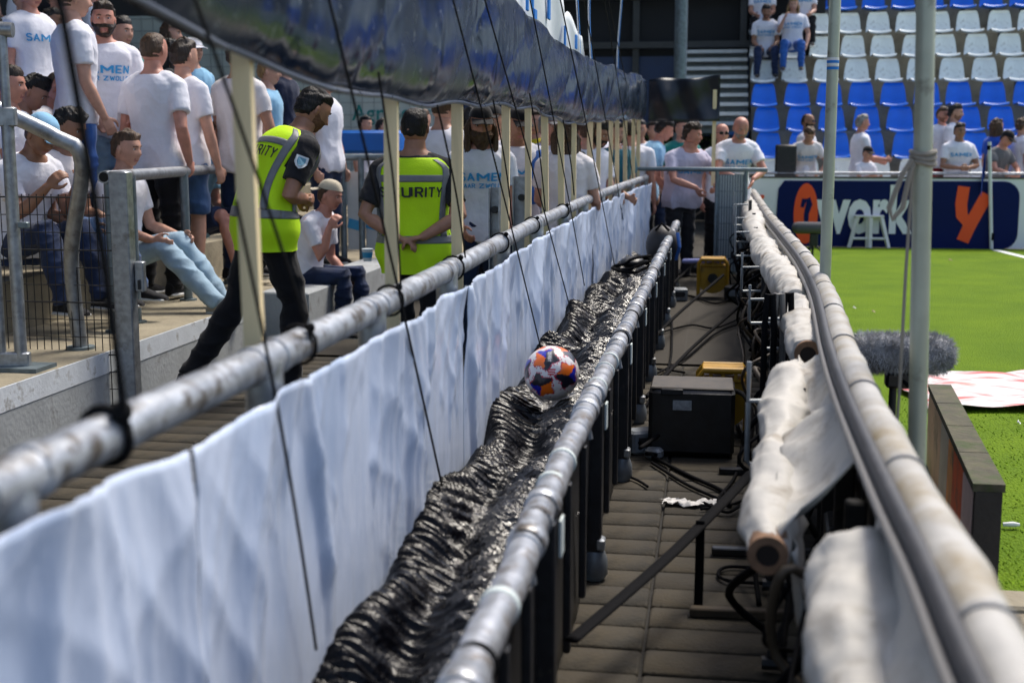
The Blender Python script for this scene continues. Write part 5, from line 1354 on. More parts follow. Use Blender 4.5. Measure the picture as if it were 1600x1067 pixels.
for i in range(4):
    prism(-.008, th + .008, i * L / 4 + .004, (i + 1) * L / 4 - .004, .346, .372).build('coping', mat('mossy_top', (.075, .068, .04), .9, var=.4, vscale=14, bump=.5, bscale=40, dirt=((.04, .06, .012), 9, .5, .65)), lbd, smooth=False)
for (y0, y1, c, nm) in ((.04, .30, (.62, .47, .45), 'pale'), (.302, .62, (.75, .10, .02), 'orange'), (.622, .80, (.75, .30, .08), 'amber'), (.802, 1.1, (.5, .46, .38), 'grey'), (1.102, 1.7, (.6, .4, .26), 'tan')):
    prism(-.006, -.001, y0, y1, .03, .335).build('print_panel', mat('faded_print_' + nm, c, .6, var=.2, vscale=6, dirt=((.10, .08, .06), 7, .55, .75)), lbd, smooth=False)
# red and white crumpled sheet on the grass
PL = atZ(1425, 588, .01); PR = atZ(1760, 575, .01)
V = []
for v in np.linspace(0, 1, 26):
    row = []
    for u in np.linspace(0, 1, 60):
        y = 7.0 + 1.15 * v + .12 * math.sin(u * 4); x = 1.15 + (2.4 + .3 * v) * u + .05 * math.sin(v * 9)
        row.append((x, y, .012 + .018 * (1 + math.sin(u * 31 + 5 * math.sin(v * 6))) * .5 + .022 * abs(math.sin(v * 14 + 2 * math.sin(u * 9)))))
    V.append(row)
def redwhite():
    m = bpy.data.materials.new('red_white_plastic'); m.use_nodes = True; t = m.node_tree; b = t.nodes['Principled BSDF']
    tc = t.nodes.new('ShaderNodeTexCoord'); mp2 = t.nodes.new('ShaderNodeMapping'); mp2.inputs['Scale'].default_value = (1.2, 7, 1); mp2.inputs['Rotation'].default_value = (0, 0, .12)
    n = t.nodes.new('ShaderNodeTexNoise'); n.inputs['Scale'].default_value = 2.2; n.inputs['Detail'].default_value = 5
    t.links.new(tc.outputs['Object'], mp2.inputs[0]); t.links.new(mp2.outputs[0], n.inputs[0])
    r = t.nodes.new('ShaderNodeValToRGB'); r.color_ramp.elements[0].position = .50; r.color_ramp.elements[1].position = .62
    r.color_ramp.elements[0].color = (.66, .60, .58, 1); r.color_ramp.elements[1].color = (.62, .07, .06, 1)
    t.links.new(n.outputs[0], r.inputs[0]); t.links.new(r.outputs[0], b.inputs['Base Color']); b.inputs['Roughness'].default_value = .45
    return m
o = MB().gridV(np.array(V), 60, 26).build('plastic_sheet', redwhite(), auto=False); o.modifiers.new('t', 'SOLIDIFY').thickness = .002
tag(o, 'crumpled red and white plastic sheet lying flat on the grass', 'plastic sheet')
# litter on the grass
for i, (q, lab, c, sz) in enumerate((((1580, 822), 'small white plastic peg on the near grass', (.7, .7, .68), .03), ((1592, 662), 'white scrap on the grass edge below the plastic sheet', (.7, .7, .7), .02), ((1485, 407), 'dead leaf on the far grass before the board', (.2, .12, .06), .05), ((1335, 482), 'pale leaf on the grass beside the padded rail', (.45, .45, .42), .03), ((1365, 488), 'brown leaf on the grass beside the padded rail', (.28, .20, .12), .03), ((1488, 627), 'brown dead leaf beside the mossy board', (.12, .08, .05), .035))):
    p = atZ(*q, .012)
    m_ = MB(); 
    if i == 0: m_.tube([(-sz, 0, 0), (sz * .2, .0, .002), (sz, .005, .0)], [.008, .011, .006], 8)
    else: m_.gridV(np.array([[(sz * (u - .5) * (1 - (2 * v - 1) ** 2 * .6), sz * (v - .5), .006 * math.sin(u * 5) + .008 * v) for u in np.linspace(0, 1, 5)] for v in np.linspace(0, 1, 5)]), 5, 5)
    tag(m_.build('litter', mat('litter_%d' % i, c, .7), loc=(p[0], p[1], .018)), lab, 'litter')

# ------------------------------------------------------------------ things in the tiled passage
a = atZ(1012, 713, 0); b = atZ(1146, 710, 0)
bx_ = thing('equipment_case', 'black equipment case with a pale sticker on the passage floor', 'case', ((a[0] + b[0]) / 2, a[1] + .17, 0))
wd = b[0] - a[0]; ht = atY(1080, 613, a[1])[2]
MB().box((0, 0, ht / 2 + .01), (wd, .34, ht), bev=.018).build('shell', BLACKP, bx_)
MB().box((0, -.01, ht + .013), (wd * .96, .30, .012), bev=.005).build('lid', mat('brown_reflect_lid', (.05, .04, .03), .6, var=.4, vscale=18), bx_)  # brownish reflection on the case top, painted into the lid colour
p = atY(1066, 633, a[1]); MB().box((p[0] - (a[0] + b[0]) / 2, -.1725, p[2]), (.085, .003, .045)).build('sticker', mat('grey_sticker', (.33, .34, .34), .6, var=.3, vscale=60), bx_, smooth=False)
p2 = atY(1050, 612, a[1]); MB().box((p2[0] - (a[0] + b[0]) / 2, -.174, p2[2]), (.10, .012, .03), bev=.004).build('handle', BLACKM, bx_)
YEL = mat('yellow_plastic', (.40, .21, .006), .5, var=.15, vscale=9, dirt=((.14, .09, .03), 7, .55, .72))
def trolley(q, Yb, lab, s=1.0):
    t = thing('cable_reel', lab, 'cable reel', (q[0], Yb, 0))
    # side frames with slots, hub with wound cable, handle bar
    for sy in (-1, 1):
        f = MB()
        f.tube([(-.14 * s, sy * .1 * s, .0), (-.14 * s, sy * .1 * s, .34 * s), (-.11 * s, sy * .1 * s, .385 * s), (.11 * s, sy * .1 * s, .385 * s), (.14 * s, sy * .1 * s, .34 * s), (.14 * s, sy * .1 * s, 0)], .018 * s, 8)
        f.build('side_frame', YEL, t)
        fl = MB(); fl.tube([(0, sy * .07 * s, .2 * s), (0, sy * .085 * s, .2 * s)], .15 * s, 24); fl.build('flange', YEL, t)
    for zz in (.385, .325): MB().box((0, 0, zz * s), (.24 * s, .2 * s, .02 * s), bev=.006).build('crosspiece', YEL, t)
    for xx in (-.07, 0, .07): MB().box((xx * s, -.095 * s, .355 * s), (.02 * s, .012, .05 * s)).build('slot_bar', YEL, t, smooth=False)
    dr_ = MB(); dr_.tube([(0, -.065 * s, .2 * s), (0, .065 * s, .2 * s)], .125 * s, 24); dr_.build('wound_cable', BLACKR, t)
    MB().tube([(0, -.11 * s, .2 * s), (0, -.09 * s, .2 * s)], .05 * s, 16).build('hub', BLACKP, t)
    return t
q = atZ(1128, 690, 0); trolley(q, 6.35, 'yellow cable reel behind the black case', .86)
q = atZ(1113, 452, 0); trolley(q, 12.2, 'yellow cable reel far down the passage', .95)
q = atZ(1105, 382, .0)
o = MB().tube([(-.2, 0, .02), (.2, 0, .03)], .032, 12, ball=True, sq=.8).build('cable_bag', mat('lavender_bag', (.22, .24, .48), .6), loc=(q[0], 13.0, .25)); tag(o, 'pale lavender bag lying deep in the passage', 'bag')
# crumpled paper
p = atZ(1078, 790, 0)
m_ = MB(); rg = np.random.RandomState(5)
V = np.array([[(.105 * (u - .5) * 2, .035 * (v - .5) * 2 + .01 * math.sin(u * 9), .004) for u in np.linspace(0, 1, 18)] for v in np.linspace(0, 1, 8)]); V += rg.normal(0, .006, V.shape); V[..., 2] = abs(V[..., 2]) + .012 * rg.rand(8, 18)
o = m_.gridV(V, 18, 8).build('crumpled_paper', mat('paper', (.62, .60, .58), .8), loc=(p[0], p[1], .004), auto=False); tag(o, 'crumpled white paper on the passage tiles', 'paper')
# cables and straps
def cable(pts, r, lab, name='cable', cat='cable', m=BLACKR, n=40, sq=1.0):
    P = interp_path(pts, n); base = P[0].copy()
    o = MB().tube(P - base, r, 8, sq=sq).build(name, m, loc=base.tolist(), auto=False); tag(o, lab, cat); return o
G = lambda x, y, z=.012: atZ(x, y, z)
s0 = atX(893, 1000, -.325); s1 = atY(1175, 738, 4.3)
cable([s0, s0 * .5 + s1 * .5 + [0, 0, -.02], s1], .021, 'broad black strap crossing the passage from the front rail', 'strap', 'strap', sq=.35)
s2 = s0 * .35 + s1 * .65
cable([s2, s2 + [.0, -.02, -.2], s2 + [-.005, -.05, -.38], s2 + [-.03, -.1, -.53]], .014, 'loose end of the black strap hanging over the tiles', 'strap', 'strap', sq=.35)
cable([G(1020, 714), G(1075, 742), G(1130, 768), G(1140, 790)], .009, 'black cable from the case to the boards')
cable([G(1018, 722), G(1070, 755), G(1120, 778)], .007, 'thinner black cable beside the case lead')
cable([G(1160, 690), G(1150, 740), G(1125, 775), G(1120, 785)], .007, 'looped black cable under the yellow reel')
cable([atZ(1145, 610, .22), atZ(1165, 620, .30), atZ(1175, 660, .22), atZ(1165, 720, .08)], .012, 'thick black cable rising from the yellow reel')
cable([atZ(1010, 620, .12), atZ(1080, 545, .16), atZ(1165, 470, .35)], .011, 'black cable slung diagonally above the yellow reel')
cable([atZ(1005, 545, .12), atZ(1060, 490, .16), atZ(1130, 430, .3)], .012, 'black cable slung across the middle of the passage')
cable([atZ(1015, 500, .1), atZ(1045, 450, .15), atZ(1100, 400, .2), atZ(1150, 360, .4)], .012, 'black cable rising to the boards deep in the passage')
cable([atZ(1035, 390, .3), atZ(1075, 345, .4), atZ(1130, 310, .55)], .014, 'black cable bundle slanting up near the far railing')
cable([G(1180, 770), G(1150, 786), G(1120, 792), G(1095, 795)], .006, 'thin cable beside the crumpled paper')
cable([G(1010, 575), G(1040, 578), G(1070, 582)], .007, 'short black cable by the front rail')
cable([G(985, 745), G(1000, 752), G(1012, 760)], .006, 'short black tie end by the front rail foot')
cable([G(1215, 890), G(1140, 885), G(1122, 897), G(1145, 908), G(1225, 912)], .006, 'thin black cable loop on the tiles under the tarp roll')
for i, (q, w_, lab) in enumerate((((1150, 868), .17, 'black plug bar on the tiles under the tarp roll'), ((1155, 965), .30, 'dark timber batten on the near tiles'), ((1145, 741), .12, 'small dark socket strip behind the paper'))):
    p = G(*q, .0); o = MB().box((0, 0, .014), (w_, .035, .028), bev=.004, rz=.04).build('batten', [BLACKP, mat('dark_timber', (.05, .035, .02), .8, var=.3, vscale=20), BLACKP][i], loc=(p[0], p[1], .002)); tag(o, lab, 'batten')
# grey junction boxes by the front rail feet, more leads on the tiles
JB = mat('grey_box', (.22, .24, .26), .5, .2, var=.2, vscale=16, dirt=((.08, .07, .06), 10, .55, .7))
for i, (q, sz, rz_, lab) in enumerate((((1003, 706), (.14, .10, .11), .5, 'grey junction box with holes beside the black case'), ((1022, 716), (.08, .06, .05), -.3, 'small grey bracket beside the junction box'), ((1060, 470), (.16, .12, .12), .2, 'grey box under the slung cables'), ((1150, 470), (.2, .16, .14), -.2, 'dark grey power box beside the boards'), ((1090, 425), (.18, .2, .16), .1, 'black flight case before the far yellow reel'))):
    p = G(*q, 0.); jb = thing('junction_box', lab, 'box', (p[0], p[1], 0), rz_)
    MB().box((0, 0, sz[2] / 2), sz, bev=.012).build('housing', JB if i < 3 else BLACKP, jb)
    MB().box((0, -sz[1] / 2 - .002, sz[2] * .55), (sz[0] * .6, .006, sz[2] * .4), bev=.002).build('cover_plate', BLACKM if i < 3 else JB, jb)
    for sx in (-1, 1): MB().tube([(sx * sz[0] * .28, -sz[1] / 2 - .004, sz[2] * .55), (sx * sz[0] * .28, -sz[1] / 2 - .012, sz[2] * .55)], .008, 8).build('socket', BLACKR, jb)
NEWC = [([(1000, 700), (1060, 660), (1100, 640), (1172, 600)], .10, .009, 'black lead passing over the black case lid'), ([(1012, 590), (1070, 560), (1120, 520), (1175, 500)], .02, .008, 'black lead on the tiles beyond the case'), ([(1030, 520), (1080, 508), (1120, 512), (1170, 490)], .02, .008, 'black lead crossing the tiles in the middle of the passage'),
        ([(1020, 470), (1075, 462), (1120, 474), (1165, 455)], .02, .010, 'wavy black lead below the far yellow reel'), ([(1045, 425), (1090, 432), (1130, 420), (1160, 430)], .02, .010, 'black lead near the flight case'), ([(1005, 640), (1030, 600), (1048, 560), (1050, 500)], .02, .008, 'long black lead along the front rail feet'), ([(1168, 700), (1150, 650), (1162, 590), (1160, 520)], .02, .010, 'long black lead along the board feet'), ([(1180, 800), (1160, 790), (1135, 800), (1100, 785)], .02, .006, 'thin dark lead curling behind the paper')]
for pts, z, r, lab in NEWC: cable([G(x, y, z) for x, y in pts], r, lab)
# coiled hoses under the rolls
p = atY(1213, 535, 4.9)
hs = thing('hose_bundle', 'bundle of dark hoses looped over the back of the boards', 'hose', (p[0], 4.9, 0))
zt = atY(1213, 460, 4.9)[2]
for j in range(3):
    x = -.03 + .035 * j
    MB().tube([(x - .015, .03 * j, .05), (x - .015, .03 * j, zt - .12), (x - .008, .03 * j, zt), (x + .012, .03 * j, zt), (x + .02, .03 * j, zt - .15), (x + .02, .03 * j, .05)], .012, 8).build('hose', mat('grey_hose', (.14, .13, .12), .45, var=.2, vscale=20) if j % 2 else BLACKR, hs)
# clutter of thin cables hanging on the board backs
rn = random.Random(12); tg = MB()
for i in range(60):
    y = 2.2 + i * .19; c = rr(y)
    x0 = c[0] - rn.uniform(.05, .18); pts = [np.array((x0, y, rn.uniform(.35, .68)))]
    for q in range(4): pts.append(np.array((x0 - rn.uniform(-.03, .18), y + rn.uniform(-.3, .35), .5 - q * .15 + rn.uniform(-.05, .05))))
    pts[-1][2] = .02
    tg.tube(interp_path(pts, 26), rn.choice((.005, .007, .009, .012)), 6, mi=0 if rn.random() < .7 else 1)
o = tg.build('cable_tangle', [BLACKR, mat('brown_cable', (.07, .05, .03), .6)], auto=False)
tag(o, 'tangle of thin black and brown cables behind the pitch boards', 'cables', kind='stuff')
# coiled black hose and black bag on the far part of the cover
p = atX(1020, 375, -.62)
o = thing('coiled_hose', 'coil of black hose lying on the far end of the cover', 'hose', (p[0], 10.2, .45))
for j in range(3):
    MB().tube([((.12 + .015 * (j % 2)) * math.cos(t) + .025 * math.sin(3 * t + j), .18 * math.sin(t) + .012 * j, -.01 + j * .014 + (.05 + .02 * j) * (math.sin(t + j) + 1) * .5) for t in np.linspace(0, 6.283, 22)], .012, 8).build('turn', BLACKR, o)
MB().sphere((.0, .05, .05), (.10, .12, .05), 16, 10).build('core', BLACKP, o)
p = atY(1035, 350, 10.9)
o = thing('camera_bag', 'black rounded bag with a blue strap behind the coiled hose', 'bag', (p[0], 10.9, .42))
MB().sphere((0, 0, .17), (.14, .14, .17), 18, 12).build('body', mat('black_nylon', (.012, .012, .014), .5, bump=.3, bscale=30), o)
MB().tube([(.12, -.05, .05), (.15, -.09, .16), (.13, -.06, .28)], .018, 8, sq=.5).build('strap', CL['brightjean'], o)
MB().tube([(-.05, -.1, .3), (0, -.14, .36), (.06, -.1, .3)], .012, 8).build('handle', BLACKR, o)
# transverse railing at the end of the passage with a mesh panel
zr = atY(1090, 264, 13.5)[2]
er = thing('end_railing', 'grey railing with mesh panel across the end of the passage', 'railing', (-.2, 13.5, 0))
MB().tube([(-.68, 0, zr), (.75, 0, zr - .01)], .024, 10).build('top_rail', GALVD, er)
xa = atY(1120, 300, 13.5)[0] + .2; xb = atY(1165, 300, 13.5)[0] + .2
for x in (xa, xb, -.6): MB().tube([(x, 0, 0), (x, 0, zr)], .02, 8).build('post', GALVD, er)
ms = MB()
for x in np.linspace(xa, xb, 12): ms.tube([(x, -.01, .1), (x, -.01, zr - .06)], .006, 5)
for z in np.linspace(.12, zr - .06, 7): ms.tube([(xa, -.016, z), (xb, -.016, z)], .004, 5)
ms.build('mesh_wires', GALVD, er)
MB().box(((xa + xb) / 2, .06, .62), (xb - xa, .02, 1.0)).build('back_sheet', mat('pale_grey_sheet', (.55, .60, .61), .6, var=.1, vscale=4), er, smooth=False)

# ------------------------------------------------------------------ gate, mesh panel and railings at the side terrace
gp = atZ(205, 648, 0)
gt = thing('gate_post', 'square galvanised gate post with a lock box on the walkway', 'post', (gp[0], gp[1], 0))
ztop = atY(203, 268, gp[1])[2]
MB().box((0, 0, ztop / 2), (.10, .08, ztop), bev=.006).build('post', GALV, gt)
MB().box((.078, .02, .74), (.05, .04, .16), bev=.005).build('lock_box', GALV, gt)
MB().box((.0, .0, .006), (.2, .2, .012)).build('base_plate', GALV, gt, smooth=False)
MB().box((.08, -.006, .70), (.012, .012, .05)).build('latch', BLACKM, gt, smooth=False)
# mesh leaf
mp0 = atY(40, 300, gp[1] - .25)
ml = thing('mesh_gate', 'wire mesh gate leaf between the bent handrail and the square post', 'gate', (gp[0] - .05, gp[1] - .02, 0))
wl = .62
for i in range(16):
    x = -i * wl / 15; MB().tube([(x, 0, .03), (x, 0, 1.17)], .0028, 5).build('vertical_wire', BLACKM, ml)
for i in range(13):
    z = .05 + i * .092; MB().tube([(-wl, -.004, z), (0, -.004, z)], .0026 if i % 3 else .0045, 5).build('horizontal_wire', BLACKM, ml)
# bent handrail and bar panel
a = atY(8, 176, 5.95); b = atY(88, 215, 6.05); c = atY(128, 252, 6.1); d = atZ(126, 545, .345)
bh = thing('bent_handrail', 'bent galvanised handrail curving down to the terrace beside the mesh gate', 'handrail', (d[0], d[1], .345))
o_ = np.array([d[0], d[1], .345])
P = interp_path([a - (b - a) * .6 - o_, a - o_, b - o_, c - o_, np.array([.0, -.05, c[2] - .5 - .345]), np.array([0, 0, 0.0])], 40)
MB().tube(P, .04, 14).build('pipe', GALV, bh)
MB().tube([(0, 0, 0), (0, 0, .015)], .075, 14).build('base_flange', GALVD, bh)
gx = atZ(40, 577, .345)
bp = thing('bar_gate', 'galvanised bar gate with upright tubes at the terrace edge', 'gate', (gx[0], gx[1], .345))
zt = atY(20, 183, gx[1])[2] - .345
for i in range(6): MB().tube([(-.02 - i * .085, -.02 * i, .06), (-.02 - i * .085, -.02 * i, zt - .02)], .019 if i else .03, 12).build('upright', GALV, bp)
MB().box((-.22, -.05, zt), (.50, .05, .09), rz=.23, bev=.006).build('top_bar', GALV, bp)
MB().box((-.22, -.05, .05), (.50, .05, .07), rz=.23, bev=.006).build('bottom_bar', GALV, bp)
MB().tube([(-.02, 0, zt), (-.02, 0, zt + .42)], .021, 12).build('upper_post', GALV, bp)
MB().tube([(-.28, -.06, zt + .42), (.03, .01, zt + .40)], .035, 12).build('upper_pipe', GALV, bp)
MB().box((0, 0, .01), (.22, .2, .02)).build('base_plate', GALVD, bp, smooth=False)
MB().box((.045, -.02, zt * .58), (.05, .03, .03), bev=.004).build('hinge', GALVD, bp)
# terrace railing
A = atY(162, 277, 6.9); Bq = atY(352, 263, 9.7)
tr = thing('terrace_railing', 'galvanised tube railing with an open end on the terrace', 'railing', (A[0], A[1], .345))
o_ = np.array([A[0], A[1], .345])
MB().tube([A - o_, (A - o_) * .3 + (Bq - o_) * .7, Bq - o_], .036, 16).build('rail_pipe', GALV, tr)
MB().tube([A - o_ + [0, -.004, 0], A - o_ + [0, .02, 0]], .028, 14).build('pipe_bore', mat('pipe_dark', (.01, .01, .01), .9), tr)
for u in (.0, .14, .55, .95):
    p = (A - o_) * (1 - u) + (Bq - o_) * u
    MB().tube([(p[0], p[1] + .06, 0), (p[0], p[1] + .06, p[2])], .030, 12).build('post', GALVD, tr)
    MB().tube([(p[0], p[1] + .06, 0), (p[0], p[1] + .06, .012)], .06, 12).build('base_flange', GALVD, tr)
# low wooden bench on the step for those who sit, cup, bottle
cp = atY(574, 390, 9.0)
cu = thing('paper_cup', 'white and sky blue paper cup on the step beside the sitting man', 'cup', (cp[0], 9.0, atY(574, 408, 9.0)[2]))
MB().tube([(0, 0, 0), (0, 0, .09)], [.03, .042], 14).build('cup', mat('cup_white', (.62, .70, .74), .5), cu)
MB().tube([(0, 0, .025), (0, 0, .065)], [.0338, .0394], 14).build('blue_band', mat('cup_blue', (.03, .30, .55), .5), cu)
# concrete block where the capped man sits
blk = atY(540, 440, 9.2)
tb = MB().box((-2.965, 10.0, .20), (.36, 2.8, .40), bev=.01).build('concrete_block', CONCW, smooth=False); tag(tb, 'pale concrete block where the man in the cap sits', 'block')
# channel posts beyond the second steward
for i, (q, Y, lab) in enumerate((((766, 781, 293), 6.9, 'short galvanised channel post beside the long haired man'), ((803, 828, 276), 7.4, 'taller galvanised channel post with a bolt'))):
    l = atY(q[0], q[2], Y); r2 = atY(q[1], q[2], Y); wv = r2[0] - l[0]
    t = thing('channel_post', lab, 'post', ((l[0] + r2[0]) / 2, Y, 0))
    m_ = MB(); m_.box((0, .02, l[2] / 2), (wv, .006, l[2])); m_.box((-wv / 2, -.01, l[2] / 2), (.006, .06, l[2])); m_.box((wv / 2, -.01, l[2] / 2), (.006, .06, l[2]))
    m_.build('channel', GALV, t, smooth=False)
    MB().tube([(0, -.03, l[2] - .12), (0, .03, l[2] - .12)], .02, 10).build('bolt', BLACKM, t)
    MB().box((0, 0, .008), (wv + .1, .14, .016)).build('base_plate', GALV, t, smooth=False)
# ------------------------------------------------------------------ stewards
SAM = ('SAMEN', 'NAAR ZWOLLE')
BEHIND = ((.34, -.42, -1), (-.85, -.32, -.50))
make_person('steward in a yellow vest leaning forward beside the first pine slat', 499, 141, 7.25, H=1.84, width=1.12, face=44, patch=True, group='stewards in yellow vests', tier=0, skin='mid', hair='fade', hairc='black', beard=.0022,
            top='charcoal', bottom='black', shoe='black', lean=34, hp=14, knees=[((.11, .12, -.43), (.11, .08, -.86)), ((-.12, -.12, -.43), (-.15, -.40, -.82))], aL=((.05, .15, -1), (-.8, .5, .25)), aR=((.14, .12, -1), (-.62, .62, .30)), back_txt='SECURITY', vest=True, sleeve=.72)
make_person('steward in a yellow vest standing with hands clasped behind his back', 648, 167, 6.95, H=1.67, face=92, group='stewards in yellow vests', tier=0, skin='mid', hair='buzz', hairc='black', width=1.12,
            top='charcoal', bottom='black', shoe='black', aL=BEHIND, aR=BEHIND, handL=(-.9, -.15, -.3), handR=(-.9, -.15, -.2), back_txt='SECURITY', vest=True, sleeve=.75, hy=-4)
# ------------------------------------------------------------------ side terrace
T_ = 'spectators on the side terrace'
HIP = ((.30, -.30, -1), (-.15, .55, -1))
SITA = ((.12, .35, -1), (-.25, 1, -.25)); KNEE = ((.08, .5, -1), (-.10, 1, -.1)); FACEH = ((.05, .8, -.8), (-.35, .4, 1))
make_person('man in plain white T-shirt and black trousers seen from behind', 238, 50, 8.6, H=1.85, face=78, group=T_, tier=0, skin='red', hair='buzz', hairc='brown', bottom='black', aL=((.22, .0, -1), (-.1, .55, -.8)), aR=HIP, width=1.03, curl=45)
make_person('man in white T-shirt and denim shorts standing behind the broad man in black trousers', 285, 62, 9.15, H=1.84, face=60, group=T_, tier=1, skin='light', hair='short', hairc='dark', bottom='jean', shorts=True, shoe='black', aR=((.2, .1, -1), (.0, .3, -1)))
make_person('bearded man in white T-shirt with blue print and pale jeans', 160, 4, 8.75, H=1.80, face=-62, group=T_, tier=0, skin='red', hair='short', hairc='dark', beard=.013, bottom='palejean', shorts=True, txt=SAM, aL=((.2, .1, -1), (-.3, .8, -.8)), aR=((.15, .1, -1), (.0, .2, -1)))
make_person('tall man in white T-shirt and blue jeans turning away from the bearded man', 112, -30, 8.35, H=1.84, face=40, group=T_, tier=0, skin='light', hair='buzz', hairc='brown', bottom='brightjean', aR=((.12, .05, -1), (-.05, .5, -1)), aL=((.15, .1, -1), (-.1, .5, -.8)))
make_person('dark haired woman with ponytail and folded arms in pale T-shirt', 80, 14, 10.6, H=1.68, face=8, group=T_, tier=1, skin='tan', hair='pony', hairc='black', top='white', bottom='palejean', aR=((.1, .3, -1), (-.6, .8, .1)), aL=((.1, .3, -1), (-.6, .8, .1)))
make_person('man in green T-shirt behind the bearded man', 188, 28, 10.2, H=1.74, face=-20, group=T_, tier=1, skin='light', hair='short', hairc='black', top='green', bottom='black')
make_person('person in sky blue cap and shirt on the upper step', 300, 58, 11.2, H=1.68, face=-30, group=T_, tier=1, hat='cap', hatc='white', top='skyblue', bottom='darkjean', hairc='dark')
make_person('dark haired woman in black top between the men in white', 262, 62, 10.6, H=1.62, face=30, group=T_, tier=1, hair='long', hairc='black', top='black', bottom='black', skin='light')
make_person('man in long white T-shirt and dark jeans behind the first pine slat', 372, 62, 9.6, H=1.86, face=70, group=T_, tier=1, hair='short', hairc='dark', top='offwhite', bottom='darkjean', skin='mid', aR=((.3, .1, -1), (-.2, .6, -.8)), aL=((.2, .1, -1), (0, .3, -1)), shirt_len=-.16)
make_person('person in pale blue shirt with a dark cuff beyond the leaning steward', 418, 92, 11.0, H=1.72, face=10, group=T_, tier=1, hair='short', hairc='blond', top='skyblue', bottom='darkjean', skin='light')
# sitting on the second step, feet on the first
make_person('sitting man in profile with short dark hair by the bar gate', 12, 106, 7.9, H=1.76, face=5, group=T_, tier=1, legs='low', hair='short', hairc='dark', bottom='darkjean', skin='red', aL=SITA, aR=SITA)
make_person('sitting man with thick black hair bowing his head', 62, 121, 8.3, H=1.74, face=12, group=T_, tier=1, legs='low', hair='full', hairc='black', bottom='jean', skin='mid', lean=12, hp=25, aL=SITA, aR=SITA)
make_person('balding man bowing beside the black haired man', 98, 114, 8.75, H=1.76, face=15, group=T_, tier=1, legs='low', hair='receding', hairc='dark', bottom='jean', skin='red', lean=14, hp=18, aL=KNEE, aR=KNEE)
make_person('man in blue cap resting his chin on his hand behind the mesh', 72, 178, 6.95, H=1.70, face=-20, group=T_, tier=0, legs='low', hair='short', hairc='brown', hat='cap', hatc='skyblue', bottom='darkjean', skin='tan', lean=22, hp=22, aR=FACEH, aL=FACEH)
make_person('young man with dark hair sitting behind the mesh gate with hands together', 112, 172, 7.35, H=1.72, face=-5, group=T_, tier=0, legs='low', hair='full', hairc='black', bottom='jean', skin='tan', lean=16, hp=10, aR=KNEE, aL=KNEE, top='offwhite')
make_person('man in light jeans stretching his legs towards the railing posts', 196, 205, 8.1, H=1.76, face=-8, group=T_, tier=1, hair='short', hairc='brown', bottom='palejean', skin='light', shoe='beige', legs='low', knees=[((.12, .42, .06), (.13, .82, -.30)), ((-.14, .40, .08), (-.15, .70, -.31))], lean=10, aR=KNEE, aL=KNEE, top='white')
make_person('man in dark shorts sitting with forearms on his knees beyond the railing', 318, 190, 9.5, H=1.74, face=-10, group=T_, tier=1, hair='short', hairc='brown', bottom='darkjean', shorts=True, skin='red', legs='low', lean=18, aR=KNEE, aL=KNEE, top='skyblue')
make_person('man in a beige cap sitting on the concrete block with a phone at his ear', 517, 280, 9.3, H=1.62, face=-8, group=T_, tier=0, hair='short', hairc='brown', hat='backcap', hatc='beige', bottom='darkjean', skin='red', legs='sit', lean=26, hp=2, aR=((.05, .75, -.70), (-.12, -.22, 1)), aL=((.08, .5, -1), (-.1, .95, -.35)), handR=(-.2, .1, 1), knees=[((.11, .40, .02), (.11, .36, -.43)), ((-.13, .42, .02), (-.13, .46, -.43))])
make_person('man at the very top of the terrace in a white T-shirt', 34, -22, 11.2, H=1.72, face=-30, group=T_, tier=2, hair='short', bottom='jean')
make_person('person in black on the top step behind the ponytail woman', 84, -45, 12.2, H=1.72, face=-40, group=T_, tier=2, hair='short', bottom='black', top='black')
for i, (q, py, Y, h, hc, tp) in enumerate(((570, 182, 15.4, 'short', 'black', 'white'), (597, 186, 15.0, 'short', 'black', 'lilac'), (660, 172, 14.0, 'short', 'brown', 'white'))):
    make_person(('child with black hair under the teal lettering', 'child in a lilac shirt beside the blue table', 'person in white just beyond the clasped hands steward')[i], q, py, Y, H=(1.5, 1.48, 1.66)[i], face=(-20, 10, 60)[i], group='people by the sign wall', tier=2, hair=h, hairc=hc, top=tp, bottom='jean')
# ------------------------------------------------------------------ walkway crowd behind the slats
W_ = 'spectators on the walkway'
make_person('long haired bearded man in black cap and white printed T-shirt', 752, 163, 8.6, H=1.76, face=-75, group=W_, tier=0, skin='red', hair='long', hairc='brown', beard=.026, hat='cap', hatc='black', bottom='darkjean', txt=SAM, lean=6, hp=8, aR=((.15, .2, -1), (-.3, .8, -.6)), aL=((.15, .1, -1), (-.2, .6, -.8)), dz=0)
make_person('man in dark cap with a blue scarf leaning towards the rail', 812, 166, 9.5, H=1.76, face=-60, group=W_, tier=0, skin='tan', hair='short', hairc='dark', hat='cap', hatc='black', bottom='darkjean', txt=SAM, scarf=True, lean=12, hp=12, aL=((.1, .5, -.8), (-.2, 1, -.1)), aR=((.1, .5, -.8), (-.2, 1, -.1)), width=1.08, belly=.04)
make_person('pale face in black cap just behind the long haired man', 772, 164, 10.4, H=1.74, face=-100, group=W_, tier=1, skin='light', hair='short', hairc='black', hat='cap', hatc='black', bottom='black')
make_person('tall man in white T-shirt standing behind the clasped hands steward', 692, 140, 9.2, H=1.84, face=70, group=W_, tier=1, skin='light', hair='buzz', hairc='brown', bottom='jean')
make_person('woman with long brown hair in off-white T-shirt seen from behind', 884, 186, 9.3, H=1.62, face=85, group=W_, tier=0, skin='light', hair='long', hairc='brown', top='offwhite', bottom='jean', aR=((.2, .25, -1), (-.1, 1, -.3)), aL=((.2, .25, -1), (-.1, 1, -.3)))
